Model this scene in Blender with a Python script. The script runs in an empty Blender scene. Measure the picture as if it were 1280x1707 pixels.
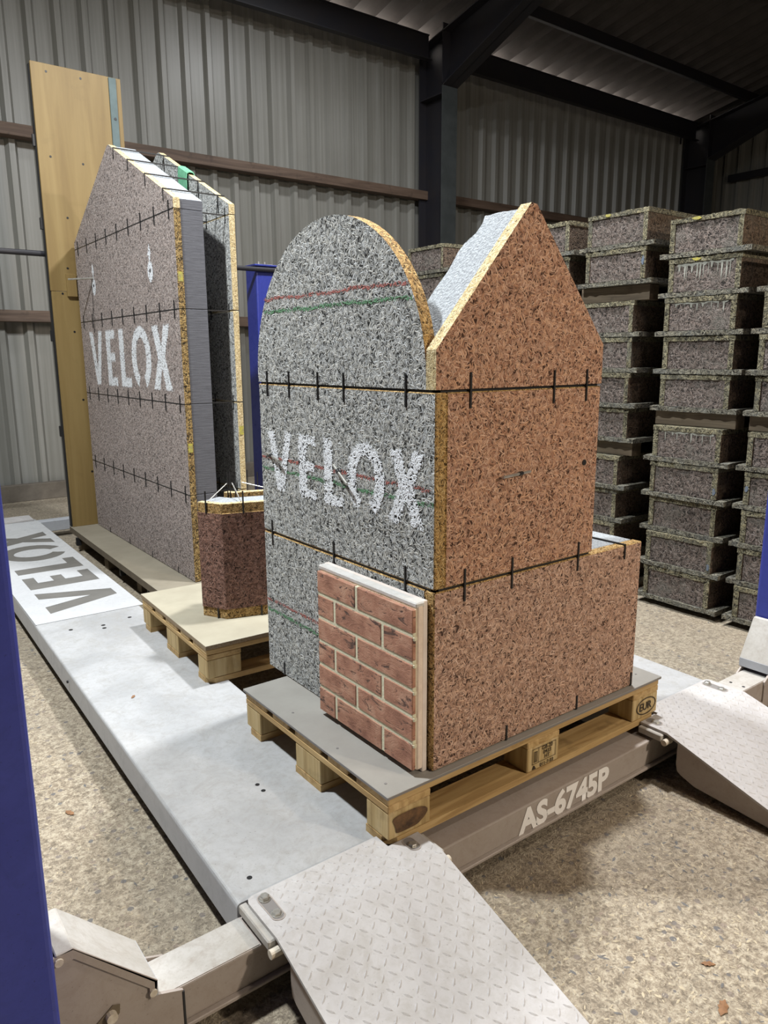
import bpy, bmesh, math, random
import numpy as np
from mathutils import Vector, Matrix
random.seed(7)
SC = bpy.context.scene
COL = SC.collection

# ------------------------------------------------------------------ camera
def set_camera():
    f, yaw, pitch, roll = 1243.51, 0.92409, 0.20572, -0.00532
    loc = Vector((-1.0455, -1.3736, 1.2599))
    fw = Vector((math.cos(yaw)*math.cos(pitch), math.sin(yaw)*math.cos(pitch), -math.sin(pitch)))
    r = Vector((math.sin(yaw), -math.cos(yaw), 0)); u = r.cross(fw)
    r2 = r*math.cos(roll) + u*math.sin(roll); u2 = -r*math.sin(roll) + u*math.cos(roll)
    cd = bpy.data.cameras.new('camera'); c = bpy.data.objects.new('camera', cd); COL.objects.link(c)
    cd.sensor_fit = 'HORIZONTAL'; cd.sensor_width = 36.0; cd.lens = f/1280*36.0
    cd.clip_start = .02; cd.clip_end = 100
    m = Matrix((r2, u2, -fw)).transposed().to_4x4(); m.translation = loc
    c.matrix_world = m
    SC.camera = c
set_camera()

# ------------------------------------------------------------------ world and exposure
w = bpy.data.worlds.new('world'); SC.world = w; w.use_nodes = True
w.node_tree.nodes['Background'].inputs[0].default_value = (.86, .78, .70, 1)
w.node_tree.nodes['Background'].inputs[1].default_value = 10.0
vs = SC.view_settings
vs.view_transform = 'Standard'; vs.look = 'None'; vs.gamma = 1; vs.exposure = 0.0; vs.use_curve_mapping = False

# ------------------------------------------------------------------ lamps of the shed (high-bay lamps under the roof) and one added fill
LAMPS = [((-1.55, 1.75, 5.2), 450, (.92, .97, 1.0), 'cool white high bay lamp over the left runway'),
         ((1.25, -1.80, 5.2), 50, (1.0, .88, .74), 'warm high bay lamp hung nearest the ramps'),
         ((1.84, 1.07, 5.2), 345, (.95, .97, 1.0), 'cool white high bay lamp over the formwork boxes'),
         ((2.60, -5.80, 3.9), 275, (1.0, .87, .72), 'added warm flood fill behind the viewer'),  # added unseen fill that brightens the red face
         ((3.70, 4.70, 5.2), 70, (.95, .97, 1.0), 'cool white high bay lamp close to the back wall')]

# ------------------------------------------------------------------ object helpers
def thing(name, label, cat, loc=(0, 0, 0), group=None, kind=None):
    o = bpy.data.objects.new(name, None); COL.objects.link(o); o.location = loc
    o.empty_display_size = .1
    tag(o, label, cat, group, kind); return o
def tag(o, label=None, cat=None, group=None, kind=None):
    if label: o['label'] = label
    if cat: o['category'] = cat
    if group: o['group'] = group
    if kind: o['kind'] = kind
    return o
def abs_loc(p):
    v = Vector((0, 0, 0))
    while p is not None: v += p.location; p = p.parent
    return v
def uvbox(bm):
    uv = bm.loops.layers.uv.verify()
    bm.normal_update()
    for f in bm.faces:
        n = f.normal; a = max(range(3), key=lambda i: abs(n[i]))
        for l in f.loops:
            c = l.vert.co
            l[uv].uv = (c.y, c.z) if a == 0 else ((c.x, c.z) if a == 1 else (c.x, c.y))
def obj(name, bm, mats, parent=None, smooth=False, keepuv=False, label=None):
    """link a bmesh given in world coordinates as one mesh object"""
    if not keepuv: uvbox(bm)
    off = abs_loc(parent)
    if off.length > 0: bmesh.ops.translate(bm, verts=bm.verts, vec=-off)
    me = bpy.data.meshes.new(name); bm.to_mesh(me); bm.free()
    for m in (mats if isinstance(mats, (list, tuple)) else [mats]): me.materials.append(m)
    if smooth:
        for p in me.polygons: p.use_smooth = True
    o = bpy.data.objects.new(name, me); COL.objects.link(o); o.parent = parent
    if label: o['label'] = label
    return o
def add_box(bm, x0, x1, y0, y1, z0, z1, bev=0.0, seg=1):
    vs_ = [bm.verts.new(p) for p in ((x0,y0,z0),(x1,y0,z0),(x1,y1,z0),(x0,y1,z0),(x0,y0,z1),(x1,y0,z1),(x1,y1,z1),(x0,y1,z1))]
    fs = [bm.faces.new([vs_[i] for i in q]) for q in ((3,2,1,0),(4,5,6,7),(0,1,5,4),(1,2,6,5),(2,3,7,6),(3,0,4,7))]
    if bev > 0:
        es = set(e for f in fs for e in f.edges)
        bmesh.ops.bevel(bm, geom=list(es), offset=bev, segments=seg, affect='EDGES', profile=.5)
    return bm
def bx(*a, **k): return add_box(bmesh.new(), *a, **k)
def box(name, dims, mats, parent=None, bev=.002, axis=None, label=None):
    """axis: thickness axis of a board; faces across it get mats[0], its edges mats[1]"""
    bm = bx(*dims, bev=bev)
    if axis is not None: by_axis(bm, axis)
    return obj(name, bm, mats, parent, label=label)
def by_axis(bm, axis):
    bm.normal_update()
    for f in bm.faces: f.material_index = 0 if abs(f.normal[axis]) > .8 else 1
def prism(bm, pts, axis, a0, a1):
    """extrude polygon pts (in the other two axes, cyclic order) along axis"""
    def mk(p, a):
        if axis == 0: return (a, p[0], p[1])
        if axis == 1: return (p[0], a, p[1])
        return (p[0], p[1], a)
    A = [bm.verts.new(mk(p, a0)) for p in pts]; B = [bm.verts.new(mk(p, a1)) for p in pts]
    n = len(pts); bm.faces.new(A); bm.faces.new(B[::-1])
    for i in range(n): bm.faces.new((A[i], B[i], B[(i+1) % n], A[(i+1) % n]))
    bmesh.ops.recalc_face_normals(bm, faces=bm.faces); return bm
def tube(bm, p, q, r, n=8, cap=True):
    p = Vector(p); q = Vector(q); d = (q-p).normalized()
    a = d.orthogonal().normalized(); b = d.cross(a)
    A = []; B = []
    for i in range(n):
        t = 2*math.pi*i/n; o = a*math.cos(t)*r + b*math.sin(t)*r
        A.append(bm.verts.new(p+o)); B.append(bm.verts.new(q+o))
    for i in range(n): bm.faces.new((A[i], A[(i+1) % n], B[(i+1) % n], B[i]))
    if cap: bm.faces.new(A[::-1]); bm.faces.new(B)
    return bm
def copy_tree(o, parent=None):
    c = o.copy(); COL.objects.link(c); c.parent = parent
    for ch in list(o.children): copy_tree(ch, c)
    return c

# ------------------------------------------------------------------ node helpers
class NT:
    def __init__(s, tree): s.t = tree; s.n = tree.nodes; s.l = tree.links
    def new(s, typ, **kw):
        n = s.n.new(typ)
        for k, v in kw.items(): setattr(n, k, v)
        return n
    def link(s, a, b): s.l.new(a, b)
    def set(s, sock, v):
        if hasattr(v, 'is_output') or isinstance(v, bpy.types.NodeSocket): s.l.new(v, sock)
        else: sock.default_value = v
    def math(s, op, a, b=0.0, c=None, clamp=False):
        n = s.n.new('ShaderNodeMath'); n.operation = op; n.use_clamp = clamp
        s.set(n.inputs[0], a); s.set(n.inputs[1], b)
        if c is not None: s.set(n.inputs[2], c)
        return n.outputs[0]
    def mix(s, f, a, b, mode='MIX'):
        n = s.n.new('ShaderNodeMix'); n.data_type = 'RGBA'; n.blend_type = mode
        s.set(n.inputs[0], f); s.set(n.inputs[6], a); s.set(n.inputs[7], b)
        return n.outputs[2]
    def ramp(s, f, stops, interp='LINEAR'):
        n = s.n.new('ShaderNodeValToRGB'); e = n.color_ramp; e.interpolation = interp
        while len(e.elements) < len(stops): e.elements.new(.5)
        for i, (p, c) in enumerate(stops):
            e.elements[i].position = p; e.elements[i].color = (*c, 1) if len(c) == 3 else c
        s.set(n.inputs[0], f); return n.outputs[0]
    def noise(s, vec, scale, detail=3, rough=.55, dist=0.0, dim='3D'):
        n = s.n.new('ShaderNodeTexNoise'); n.noise_dimensions = dim
        if vec is not None: s.l.new(vec, n.inputs['Vector'])
        n.inputs['Scale'].default_value = scale; n.inputs['Detail'].default_value = detail
        n.inputs['Roughness'].default_value = rough; n.inputs['Distortion'].default_value = dist
        return n.outputs[0]
    def voro(s, vec, scale, feature='F1', dim='3D'):
        n = s.n.new('ShaderNodeTexVoronoi'); n.feature = feature; n.voronoi_dimensions = dim
        if vec is not None: s.l.new(vec, n.inputs['Vector'])
        n.inputs['Scale'].default_value = scale
        return n
    def mapping(s, vec, loc=(0,0,0), rot=(0,0,0), scale=(1,1,1)):
        n = s.n.new('ShaderNodeMapping'); s.l.new(vec, n.inputs[0])
        n.inputs[1].default_value = loc; n.inputs[2].default_value = rot; n.inputs[3].default_value = scale
        return n.outputs[0]
    def bump(s, h, strength=.5, dist=.01):
        n = s.n.new('ShaderNodeBump'); n.inputs['Strength'].default_value = strength; n.inputs['Distance'].default_value = dist
        s.l.new(h, n.inputs['Height']); return n.outputs[0]
def mat(name):
    m = bpy.data.materials.new(name); m.use_nodes = True
    t = NT(m.node_tree); b = m.node_tree.nodes['Principled BSDF']
    return m, t, b
def coord(t, kind='UV', rand=True):
    c = t.new('ShaderNodeTexCoord').outputs[kind]
    if not rand: return c
    oi = t.new('ShaderNodeObjectInfo')
    a = t.new('ShaderNodeVectorMath', operation='ADD'); t.link(c, a.inputs[0])
    cb = t.new('ShaderNodeCombineXYZ')
    t.link(t.math('MULTIPLY', oi.outputs['Random'], 37.0), cb.inputs[0])
    t.link(t.math('MULTIPLY', oi.outputs['Random'], 91.0), cb.inputs[1])
    t.link(cb.outputs[0], a.inputs[1]); return a.outputs[0]

def make_flake_group():
    g = bpy.data.node_groups.new('flakes', 'ShaderNodeTree')
    g.interface.new_socket('Vector', in_out='INPUT', socket_type='NodeSocketVector')
    g.interface.new_socket('Height', in_out='OUTPUT', socket_type='NodeSocketFloat')
    g.interface.new_socket('Tone', in_out='OUTPUT', socket_type='NodeSocketFloat')
    t = NT(g); gi = t.new('NodeGroupInput'); go = t.new('NodeGroupOutput')
    best = None; tone = None
    for i, (ang, L, Wd) in enumerate(((.15, .024, .0048), (.60, .017, .0042), (1.05, .025, .0046), (1.50, .016, .0044), (1.95, .022, .0048), (2.40, .018, .0040), (2.85, .021, .0045))):
        v = t.mapping(gi.outputs[0], (i*3.71, i*1.37, 0), (0, 0, ang), (1, 1, 1))
        v = t.mapping(v, (0, 0, 0), (0, 0, 0), (1/L, 1/Wd, 1))
        vo = t.voro(v, 1.0, 'F1', '2D')
        sep = t.new('ShaderNodeSeparateColor'); t.link(vo.outputs['Color'], sep.inputs[0])
        fall = t.math('SUBTRACT', 1.0, t.math('MULTIPLY', vo.outputs['Distance'], .85))
        h = t.math('MULTIPLY', sep.outputs[0], fall)
        if best is None: best = h; tone = sep.outputs[1]
        else:
            gt = t.math('GREATER_THAN', h, best)
            mx = t.new('ShaderNodeMix'); mx.data_type = 'FLOAT'
            t.link(gt, mx.inputs[0]); t.link(tone, mx.inputs[2]); t.link(sep.outputs[1], mx.inputs[3])
            tone = mx.outputs[0]; best = t.math('MAXIMUM', best, h)
    t.link(best, go.inputs[0]); t.link(tone, go.inputs[1])
    return g
FLAKE = make_flake_group()
def flakes(t, vec):
    n = t.new('ShaderNodeGroup'); n.node_tree = FLAKE; t.link(vec, n.inputs[0]); return n.outputs[0], n.outputs[1]

def flake_mat(name, dark, mid, light, tint=None, scale=1.0, bump=.6, rand=False, lo=.41, hi=.88, stretch=(1, 1), patch=None):
    m, t, b = mat(name)
    c = coord(t, 'UV', rand)
    v = t.mapping(c, scale=(scale*stretch[0], scale*stretch[1], 1))
    h, tone = flakes(t, v)
    big = t.noise(c, 2.3, 4, .6)
    hh = t.math('ADD', h, t.math('MULTIPLY', t.math('SUBTRACT', big, .5), .09))
    base = t.mix(t.math('POWER', tone, 1.15), (*mid, 1), (*light, 1))
    if tint: base = t.mix(t.math('MULTIPLY', t.math('FRACT', t.math('MULTIPLY', tone, 7.3)), .8), base, t.mix(1.0, base, (*tint, 1), 'MULTIPLY'))
    shade = t.ramp(hh, [(lo, (0, 0, 0)), (lo+.16, (.72, .72, .72)), (hi, (1, 1, 1))])
    col = t.mix(shade, (*dark, 1), base)
    if patch:
        pm = t.ramp(t.noise(c, 5.0, 5, .65), [(.52, (0,0,0)), (.66, (1,1,1))])
        col = t.mix(t.math('MULTIPLY', pm, .6), col, (*patch, 1))
    if rand:
        oi = t.new('ShaderNodeObjectInfo')
        col = t.mix(t.math('MULTIPLY', oi.outputs['Random'], .35), col, t.mix(1.0, col, (.62, .60, .58, 1), 'MULTIPLY'))
    t.link(col, b.inputs['Base Color']); b.inputs['Roughness'].default_value = .88
    b.inputs['Specular IOR Level'].default_value = .25
    t.link(t.bump(h, bump, .006), b.inputs['Normal'])
    return m

M = {}
M['grey_flake'] = flake_mat('grey_wood_chip', (.020,.020,.019), (.25,.257,.255), (.75,.77,.77), (1.0,.93,.82), lo=.41, hi=.88)
M['red_flake'] = flake_mat('red_wood_chip', (.055,.026,.017), (.36,.195,.135), (.76,.51,.375), (1.0,.84,.66), lo=.385, hi=.86)
M['red_flake_low'] = flake_mat('pink_wood_chip', (.055,.030,.022), (.36,.22,.165), (.76,.54,.43), (1.0,.88,.74), lo=.385, hi=.86)
M['mauve_flake'] = flake_mat('mauve_wood_chip', (.042,.035,.032), (.245,.205,.19), (.60,.53,.50), (1.0,.91,.85), lo=.41, hi=.88)
M['brown_flake'] = flake_mat('brown_wood_chip', (.038,.020,.015), (.155,.083,.064), (.37,.225,.18), (1.0,.85,.75), lo=.41, hi=.88)
M['edge'] = flake_mat('ochre_board_edge', (.07,.042,.015), (.33,.20,.075), (.72,.52,.25), (1.0,.86,.62), scale=1.2, lo=.41, hi=.88)
M['edge_dark'] = flake_mat('brown_board_edge', (.030,.022,.012), (.17,.105,.04), (.50,.37,.17), (1.0,.88,.66), scale=.8, lo=.45, hi=.90)
M['edge_pale_lit'] = flake_mat('pale_lit_board_edge', (.09,.06,.025), (.44,.34,.18), (.78,.68,.45), (1.0,.9,.7), scale=1.2, lo=.30, hi=.80)  # ochre edge turned cream, light from above put into the colour
M['stack_face'] = flake_mat('stack_end_board', (.018,.015,.013), (.085,.069,.060), (.28,.242,.218), (1.0,.88,.82), rand=True, scale=.75, patch=(.15,.14,.12), lo=.41, hi=.88)
M['stack_side'] = flake_mat('stack_side_board', (.018,.013,.010), (.08,.058,.044), (.24,.185,.14), (1.0,.86,.75), rand=True, scale=.75, patch=(.12,.105,.085), lo=.41, hi=.88)
M['stack_edge'] = flake_mat('stack_weathered_edge', (.020,.018,.013), (.095,.088,.062), (.36,.335,.235), (1.0,.92,.74), rand=True, scale=.8, patch=(.085,.085,.075), lo=.41, hi=.88)
M['stack_plate'] = flake_mat('stack_base_plate', (.022,.020,.016), (.085,.082,.070), (.30,.29,.235), (1.0,.92,.80), rand=True, scale=.8, patch=(.115,.12,.115), lo=.41, hi=.88)
M['eps_grey_end'] = None

def simple(name, col, rough=.6, metal=0.0, noise=None, ncol=None, nscale=20, bump=0.0, bscale=60, kind='UV', rand=True, spec=.5, namt=.6, bdist=.003):
    m, t, b = mat(name)
    b.inputs['Roughness'].default_value = rough; b.inputs['Metallic'].default_value = metal
    b.inputs['Specular IOR Level'].default_value = spec
    b.inputs['Base Color'].default_value = (*col, 1)
    c = coord(t, kind, rand)
    if ncol:
        f = t.ramp(t.noise(c, nscale, 5, .62), [(.38, (0,0,0)), (.64, (1,1,1))])
        t.link(t.mix(t.math('MULTIPLY', f, namt), (*col, 1), (*ncol, 1)), b.inputs['Base Color'])
    if bump: t.link(t.bump(t.noise(c, bscale, 4, .6), bump, bdist), b.inputs['Normal'])
    return m
M['black'] = simple('black_steel_tie', (.012,.012,.013), .45)
M['dark'] = simple('dark_core', (.03,.03,.03), .95)
M['eps_white'] = simple('white_insulation', (.60,.58,.55), .75, ncol=(.48,.45,.40), nscale=30, bump=.25, bscale=150)
M['eps_pink'] = simple('cut_insulation_edge', (.80,.66,.54), .8, ncol=(.62,.50,.40), nscale=24, bump=.3, bscale=120)
M['concrete_fill'] = simple('pale_wood_concrete', (.42,.445,.465), .9, ncol=(.20,.21,.22), nscale=130, bump=1.0, bscale=150, bdist=.008, namt=.8)
M['sheet_grey'] = simple('grey_cover_sheet', (.30,.285,.255), .62, ncol=(.245,.23,.205), nscale=7, bump=.06, bscale=220)
M['sheet_edge'] = simple('cover_sheet_edge', (.20,.185,.175), .7)
M['sheet_tan'] = simple('tan_particle_board', (.37,.335,.25), .6, ncol=(.30,.265,.195), nscale=6, bump=.08, bscale=240)
M['sheet_tan_edge'] = simple('particle_board_edge', (.30,.22,.13), .85, ncol=(.12,.08,.045), nscale=120, bump=.4, bscale=160)
M['white_board'] = simple('white_backing_board', (.74,.66,.60), .7, ncol=(.60,.50,.43), nscale=14)
M['mortar'] = simple('mortar', (.70,.66,.48), .9, ncol=(.58,.54,.39), nscale=60, bump=.5, bscale=180)
M['galv'] = simple('galvanised_strip', (.105,.145,.145), .6, .1, ncol=(.07,.10,.10), nscale=12)
M['bolt'] = simple('zinc_bolt', (.55,.54,.50), .35, .7, ncol=(.36,.33,.28), nscale=60)
M['bolt_paint'] = simple('painted_bolt', (.66,.60,.50), .5, ncol=(.40,.32,.22), nscale=50)
M['green_strap'] = simple('green_webbing', (.10,.30,.17), .8, ncol=(.16,.40,.25), nscale=40)
M['stamp'] = simple('stamp_ink', (.035,.022,.012), .9)
M['burn'] = simple('scorched_wood', (.17,.088,.036), .85, ncol=(.04,.022,.012), nscale=30, namt=.9)
M['leaf'] = simple('dry_leaf', (.25,.125,.055), .8, ncol=(.15,.075,.035), nscale=40)
M['shaving'] = simple('wood_shaving', (.46,.385,.265), .85, ncol=(.32,.26,.18), nscale=8, rand=False)
M['pebble'] = simple('dark_pebble', (.12,.115,.11), .7, ncol=(.20,.175,.15), nscale=10, rand=False)
M['steel_dark'] = simple('dark_painted_steel', (.014,.014,.020), .55, ncol=(.022,.018,.018), nscale=3, kind='Object', rand=False)
M['steel_lit'] = simple('lit_column_flange', (.055,.062,.062), .6, ncol=(.03,.035,.035), nscale=6, kind='Object', rand=False)  # column steel toned lighter: light on the front flange put into the colour
M['rail_timber'] = None

def wood(name, a, b_, c_, along=0, scale=1.0, rough=.7, kn=.5):
    m, t, b = mat(name)
    c = coord(t, 'Object', True)
    s = [34, 34, 34]; s[along] = 2.2
    v = t.mapping(c, scale=tuple(x*scale for x in s))
    g = t.noise(v, 1.0, 5, .6, 1.1)
    v2 = t.mapping(c, scale=tuple((x*6 if i != along else x*3)*scale for i, x in enumerate(s)))
    fine = t.noise(v2, 1.0, 3, .6)
    col = t.ramp(g, [(.30, a), (.50, b_), (.70, c_)])
    col = t.mix(t.math('MULTIPLY', fine, .35), col, t.mix(1.0, col, (.55,.50,.45,1), 'MULTIPLY'))
    spots = t.ramp(t.noise(c, 9, 4, .6), [(.60, (0,0,0)), (.74, (1,1,1))])
    col = t.mix(t.math('MULTIPLY', spots, kn), col, (*[x*.35 for x in a], 1))
    t.link(col, b.inputs['Base Color']); b.inputs['Roughness'].default_value = rough
    t.link(t.bump(fine, .25, .002), b.inputs['Normal'])
    return m
for nm, al in (('x', 0), ('y', 1), ('z', 2)):
    M['pine_'+nm] = wood('pine_along_'+nm, (.32,.19,.07), (.50,.335,.14), (.61,.43,.205), al)
M['pine_end'] = wood('pine_end_grain', (.34,.225,.09), (.50,.36,.16), (.62,.48,.26), 2, scale=.8, kn=.35)
M['rail_timber'] = wood('brown_rail_timber', (.07,.045,.032), (.115,.075,.052), (.16,.11,.08), 0, scale=.5)
M['spacer_timber'] = wood('spacer_timber', (.085,.062,.038), (.13,.098,.062), (.18,.14,.09), 1)  # timber tone darkened, shade between the tiers put into the colour
M['letter_shade_sheet'] = simple('letter_shade_sheet', (.135,.128,.115), .9, ncol=(.10,.095,.085), nscale=8)  # shaded, dirty runway tone for the added sheet under the stencil
M['ply_x'] = wood('yellow_plywood', (.205,.132,.042), (.240,.160,.054), (.275,.190,.070), 2, scale=.25, kn=.12, rough=.55)
M['base_board'] = simple('grey_brown_base_board', (.25,.22,.165), .75, ncol=(.19,.165,.12), nscale=5, bump=.1, bscale=120)
M['base_edge'] = simple('base_board_edge', (.17,.135,.09), .85, ncol=(.11,.085,.055), nscale=18)

def worn_paint(name, base, dust, dirt, rough=.5, kind='UV', dustamt=.7, scale=1.0):
    m, t, b = mat(name)
    c = coord(t, kind, False)
    n1 = t.ramp(t.noise(c, 2.6*scale, 6, .66, .6), [(.36, (0,0,0)), (.62, (1,1,1))])
    n2 = t.ramp(t.noise(c, 11*scale, 6, .7, .8), [(.50, (0,0,0)), (.72, (1,1,1))])
    n3 = t.ramp(t.noise(c, 160*scale, 2, .5), [(.66, (0,0,0)), (.74, (1,1,1))])
    col = t.mix(t.math('MULTIPLY', n1, dustamt), (*base, 1), (*dust, 1))
    col = t.mix(t.math('MULTIPLY', n2, .55), col, (*dirt, 1))
    n4 = t.ramp(t.noise(c, 45*scale, 5, .7, .5), [(.46, (0,0,0)), (.70, (1,1,1))])
    col = t.mix(t.math('MULTIPLY', n4, .35), col, (*dirt, 1))
    col = t.mix(t.math('MULTIPLY', n3, .45), col, (*[x*.45 for x in dirt], 1))
    t.link(col, b.inputs['Base Color'])
    r = t.math('ADD', t.math('MULTIPLY', n2, .25), rough); t.link(r, b.inputs['Roughness'])
    t.link(t.bump(t.noise(c, 90*scale, 4, .6), .12, .002), b.inputs['Normal'])
    return m
M['runway'] = worn_paint('dusty_white_steel', (.315,.316,.316), (.45,.45,.45), (.25,.235,.21))
M['runway_side'] = worn_paint('grey_runway_side', (.40,.41,.435), (.47,.48,.50), (.36,.36,.37), dustamt=.5)
M['checker'] = worn_paint('dusty_checker_plate', (.42,.40,.39), (.54,.525,.515), (.33,.30,.265))
M['beam'] = worn_paint('beige_grey_steel', (.355,.305,.27), (.40,.35,.31), (.29,.235,.19), dustamt=.5)
M['beam_white'] = worn_paint('dust_whitened_steel', (.38,.355,.315), (.52,.50,.47), (.29,.245,.20), scale=1.6)
M['blue'] = worn_paint('blue_post_paint', (.030,.042,.27), (.045,.06,.33), (.022,.032,.19), rough=.38, dustamt=.5)
M['stencil'] = worn_paint('white_stencil_sheet', (.47,.475,.48), (.54,.545,.55), (.38,.38,.38), rough=.4)
M['letter_paint'] = worn_paint('worn_white_lettering', (.88,.86,.83), (.92,.90,.88), (.74,.69,.64), scale=4)

def cladding():
    m, t, b = mat('white_wall_cladding')
    c = coord(t, 'Object', True)
    v = t.mapping(c, scale=(26, 26, .5))
    st = t.noise(v, 1.0, 4, .6)
    big = t.noise(c, .9, 4, .6)
    col = t.ramp(st, [(.35, (.19,.187,.165)), (.65, (.255,.25,.228))])
    col = t.mix(t.math('MULTIPLY', t.ramp(big, [(.42,(0,0,0)),(.66,(1,1,1))]), .35), col, (.17,.16,.135,1))
    t.link(col, b.inputs['Base Color']); b.inputs['Roughness'].default_value = .42
    t.link(t.bump(st, .10, .004), b.inputs['Normal'])
    return m
M['cladding'] = cladding()
M['roof'] = simple('fibre_cement_roof', (.075,.066,.062), .9, ncol=(.045,.04,.038), nscale=4, kind='Object', rand=False, bump=.3, bscale=60)
M['plinth'] = simple('wall_base_timber', (.17,.145,.115), .85, ncol=(.085,.07,.055), nscale=5, kind='Object')

def brick_mat():
    m, t, b = mat('red_brick_slip')
    c = coord(t, 'UV', True)
    n1 = t.noise(c, 16, 4, .6)
    col = t.ramp(n1, [(.30, (.24,.095,.057)), (.50, (.41,.19,.118)), (.70, (.53,.30,.20))])
    v = t.mapping(c, rot=(0,0,.5), scale=(11, 30, 1))
    cr = t.noise(v, 1.0, 5, .7, 1.6)
    cre = t.ramp(cr, [(.575, (0,0,0)), (.625, (1,1,1))])
    col = t.mix(cre, col, (.05,.022,.018,1))
    fine = t.noise(c, 220, 3, .6)
    col = t.mix(t.math('MULTIPLY', fine, .3), col, (.42,.27,.20,1))
    t.link(col, b.inputs['Base Color']); b.inputs['Roughness'].default_value = .85
    h = t.math('SUBTRACT', t.math('MULTIPLY', fine, .25), t.math('MULTIPLY', cr, .8))
    t.link(t.bump(h, .6, .006), b.inputs['Normal'])
    return m
M['brick'] = brick_mat()

def eps_dark():
    m, t, b = mat('graphite_insulation')
    c = coord(t, 'UV', False)
    v = t.mapping(c, scale=(9, 160, 1))
    n = t.noise(v, 1.0, 4, .7)
    col = t.ramp(n, [(.3, (.062,.063,.074)), (.7, (.118,.12,.136))])
    sp = t.ramp(t.noise(c, 240, 2, .5), [(.70,(0,0,0)),(.78,(1,1,1))])
    col = t.mix(t.math('MULTIPLY', sp, .5), col, (.45,.45,.48,1))
    t.link(col, b.inputs['Base Color']); b.inputs['Roughness'].default_value = .7
    t.link(t.bump(n, .35, .004), b.inputs['Normal'])
    return m
M['eps_dark'] = eps_dark()

def floor_mat():
    m, t, b = mat('exposed_aggregate_concrete')
    c = coord(t, 'Object', False)
    n1 = t.noise(c, 1.6, 5, .6); n2 = t.noise(c, 62, 5, .72)
    col = t.ramp(n2, [(.30, (.10,.078,.055)), (.46, (.25,.20,.14)), (.60, (.40,.34,.25)), (.78, (.56,.49,.37))])
    col = t.mix(t.math('MULTIPLY', t.ramp(n1, [(.40,(0,0,0)),(.62,(1,1,1))]), .4), col, (.27,.235,.18,1))
    vo = t.voro(c, 42); sep = t.new('ShaderNodeSeparateColor'); t.link(vo.outputs['Color'], sep.inputs[0])
    peb = t.math('MULTIPLY', t.math('LESS_THAN', vo.outputs['Distance'], .36), t.math('GREATER_THAN', sep.outputs[0], .80))
    pc = t.mix(sep.outputs[1], (.10,.10,.105,1), (.26,.20,.15,1))
    col = t.mix(t.math('MULTIPLY', peb, .85), col, pc)
    h1, tn = flakes(t, t.mapping(c, scale=(.75,.75,1)))
    chips = t.math('MULTIPLY', t.math('GREATER_THAN', h1, .87), .45)
    col = t.mix(chips, col, (.66,.58,.42,1))
    gap = t.math('MULTIPLY', t.math('LESS_THAN', h1, .46), .5)
    col = t.mix(gap, col, (.10,.08,.058,1))
    t.link(col, b.inputs['Base Color']); b.inputs['Roughness'].default_value = .85
    h = t.math('ADD', t.math('MULTIPLY', n2, .6), t.math('MULTIPLY', h1, .5))
    t.link(t.bump(h, .7, .010), b.inputs['Normal'])
    return m
M['floor'] = floor_mat()

def spray(name, col, thr=.40):
    """paint that sits on the chips and leaves the gaps between them open"""
    m, t, b = mat(name)
    c = coord(t, 'UV', False)
    h, tone = flakes(t, c)
    at = t.new('ShaderNodeAttribute', attribute_name='cov')
    cov = at.outputs['Fac']
    keep = t.math('GREATER_THAN', t.math('ADD', h, t.math('MULTIPLY', t.math('SUBTRACT', cov, .5), .62)), thr+.30)
    b.inputs['Base Color'].default_value = (*col, 1); b.inputs['Roughness'].default_value = .7
    t.link(t.math('MULTIPLY', keep, t.math('GREATER_THAN', cov, .03)), b.inputs['Alpha'])
    t.link(t.bump(h, .7, .006), b.inputs['Normal'])
    return m
M['spray_white'] = spray('white_spray_paint', (.80,.82,.85), .50)
M['spray_red'] = spray('red_marking_paint', (.36,.11,.09), .56)
M['spray_green'] = spray('green_marking_paint', (.10,.24,.12), .56)
M['yellow_mark'] = simple('yellow_marking_paint', (.42,.37,.05), .8, ncol=(.22,.20,.10), nscale=60, namt=.9)
M['blue_mark'] = simple('blue_marking_paint', (.085,.13,.21), .8, ncol=(.15,.15,.14), nscale=70, namt=.9)
M['drip'] = simple('cement_drip', (.33,.33,.285), .85, ncol=(.28,.28,.24), nscale=60)

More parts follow.
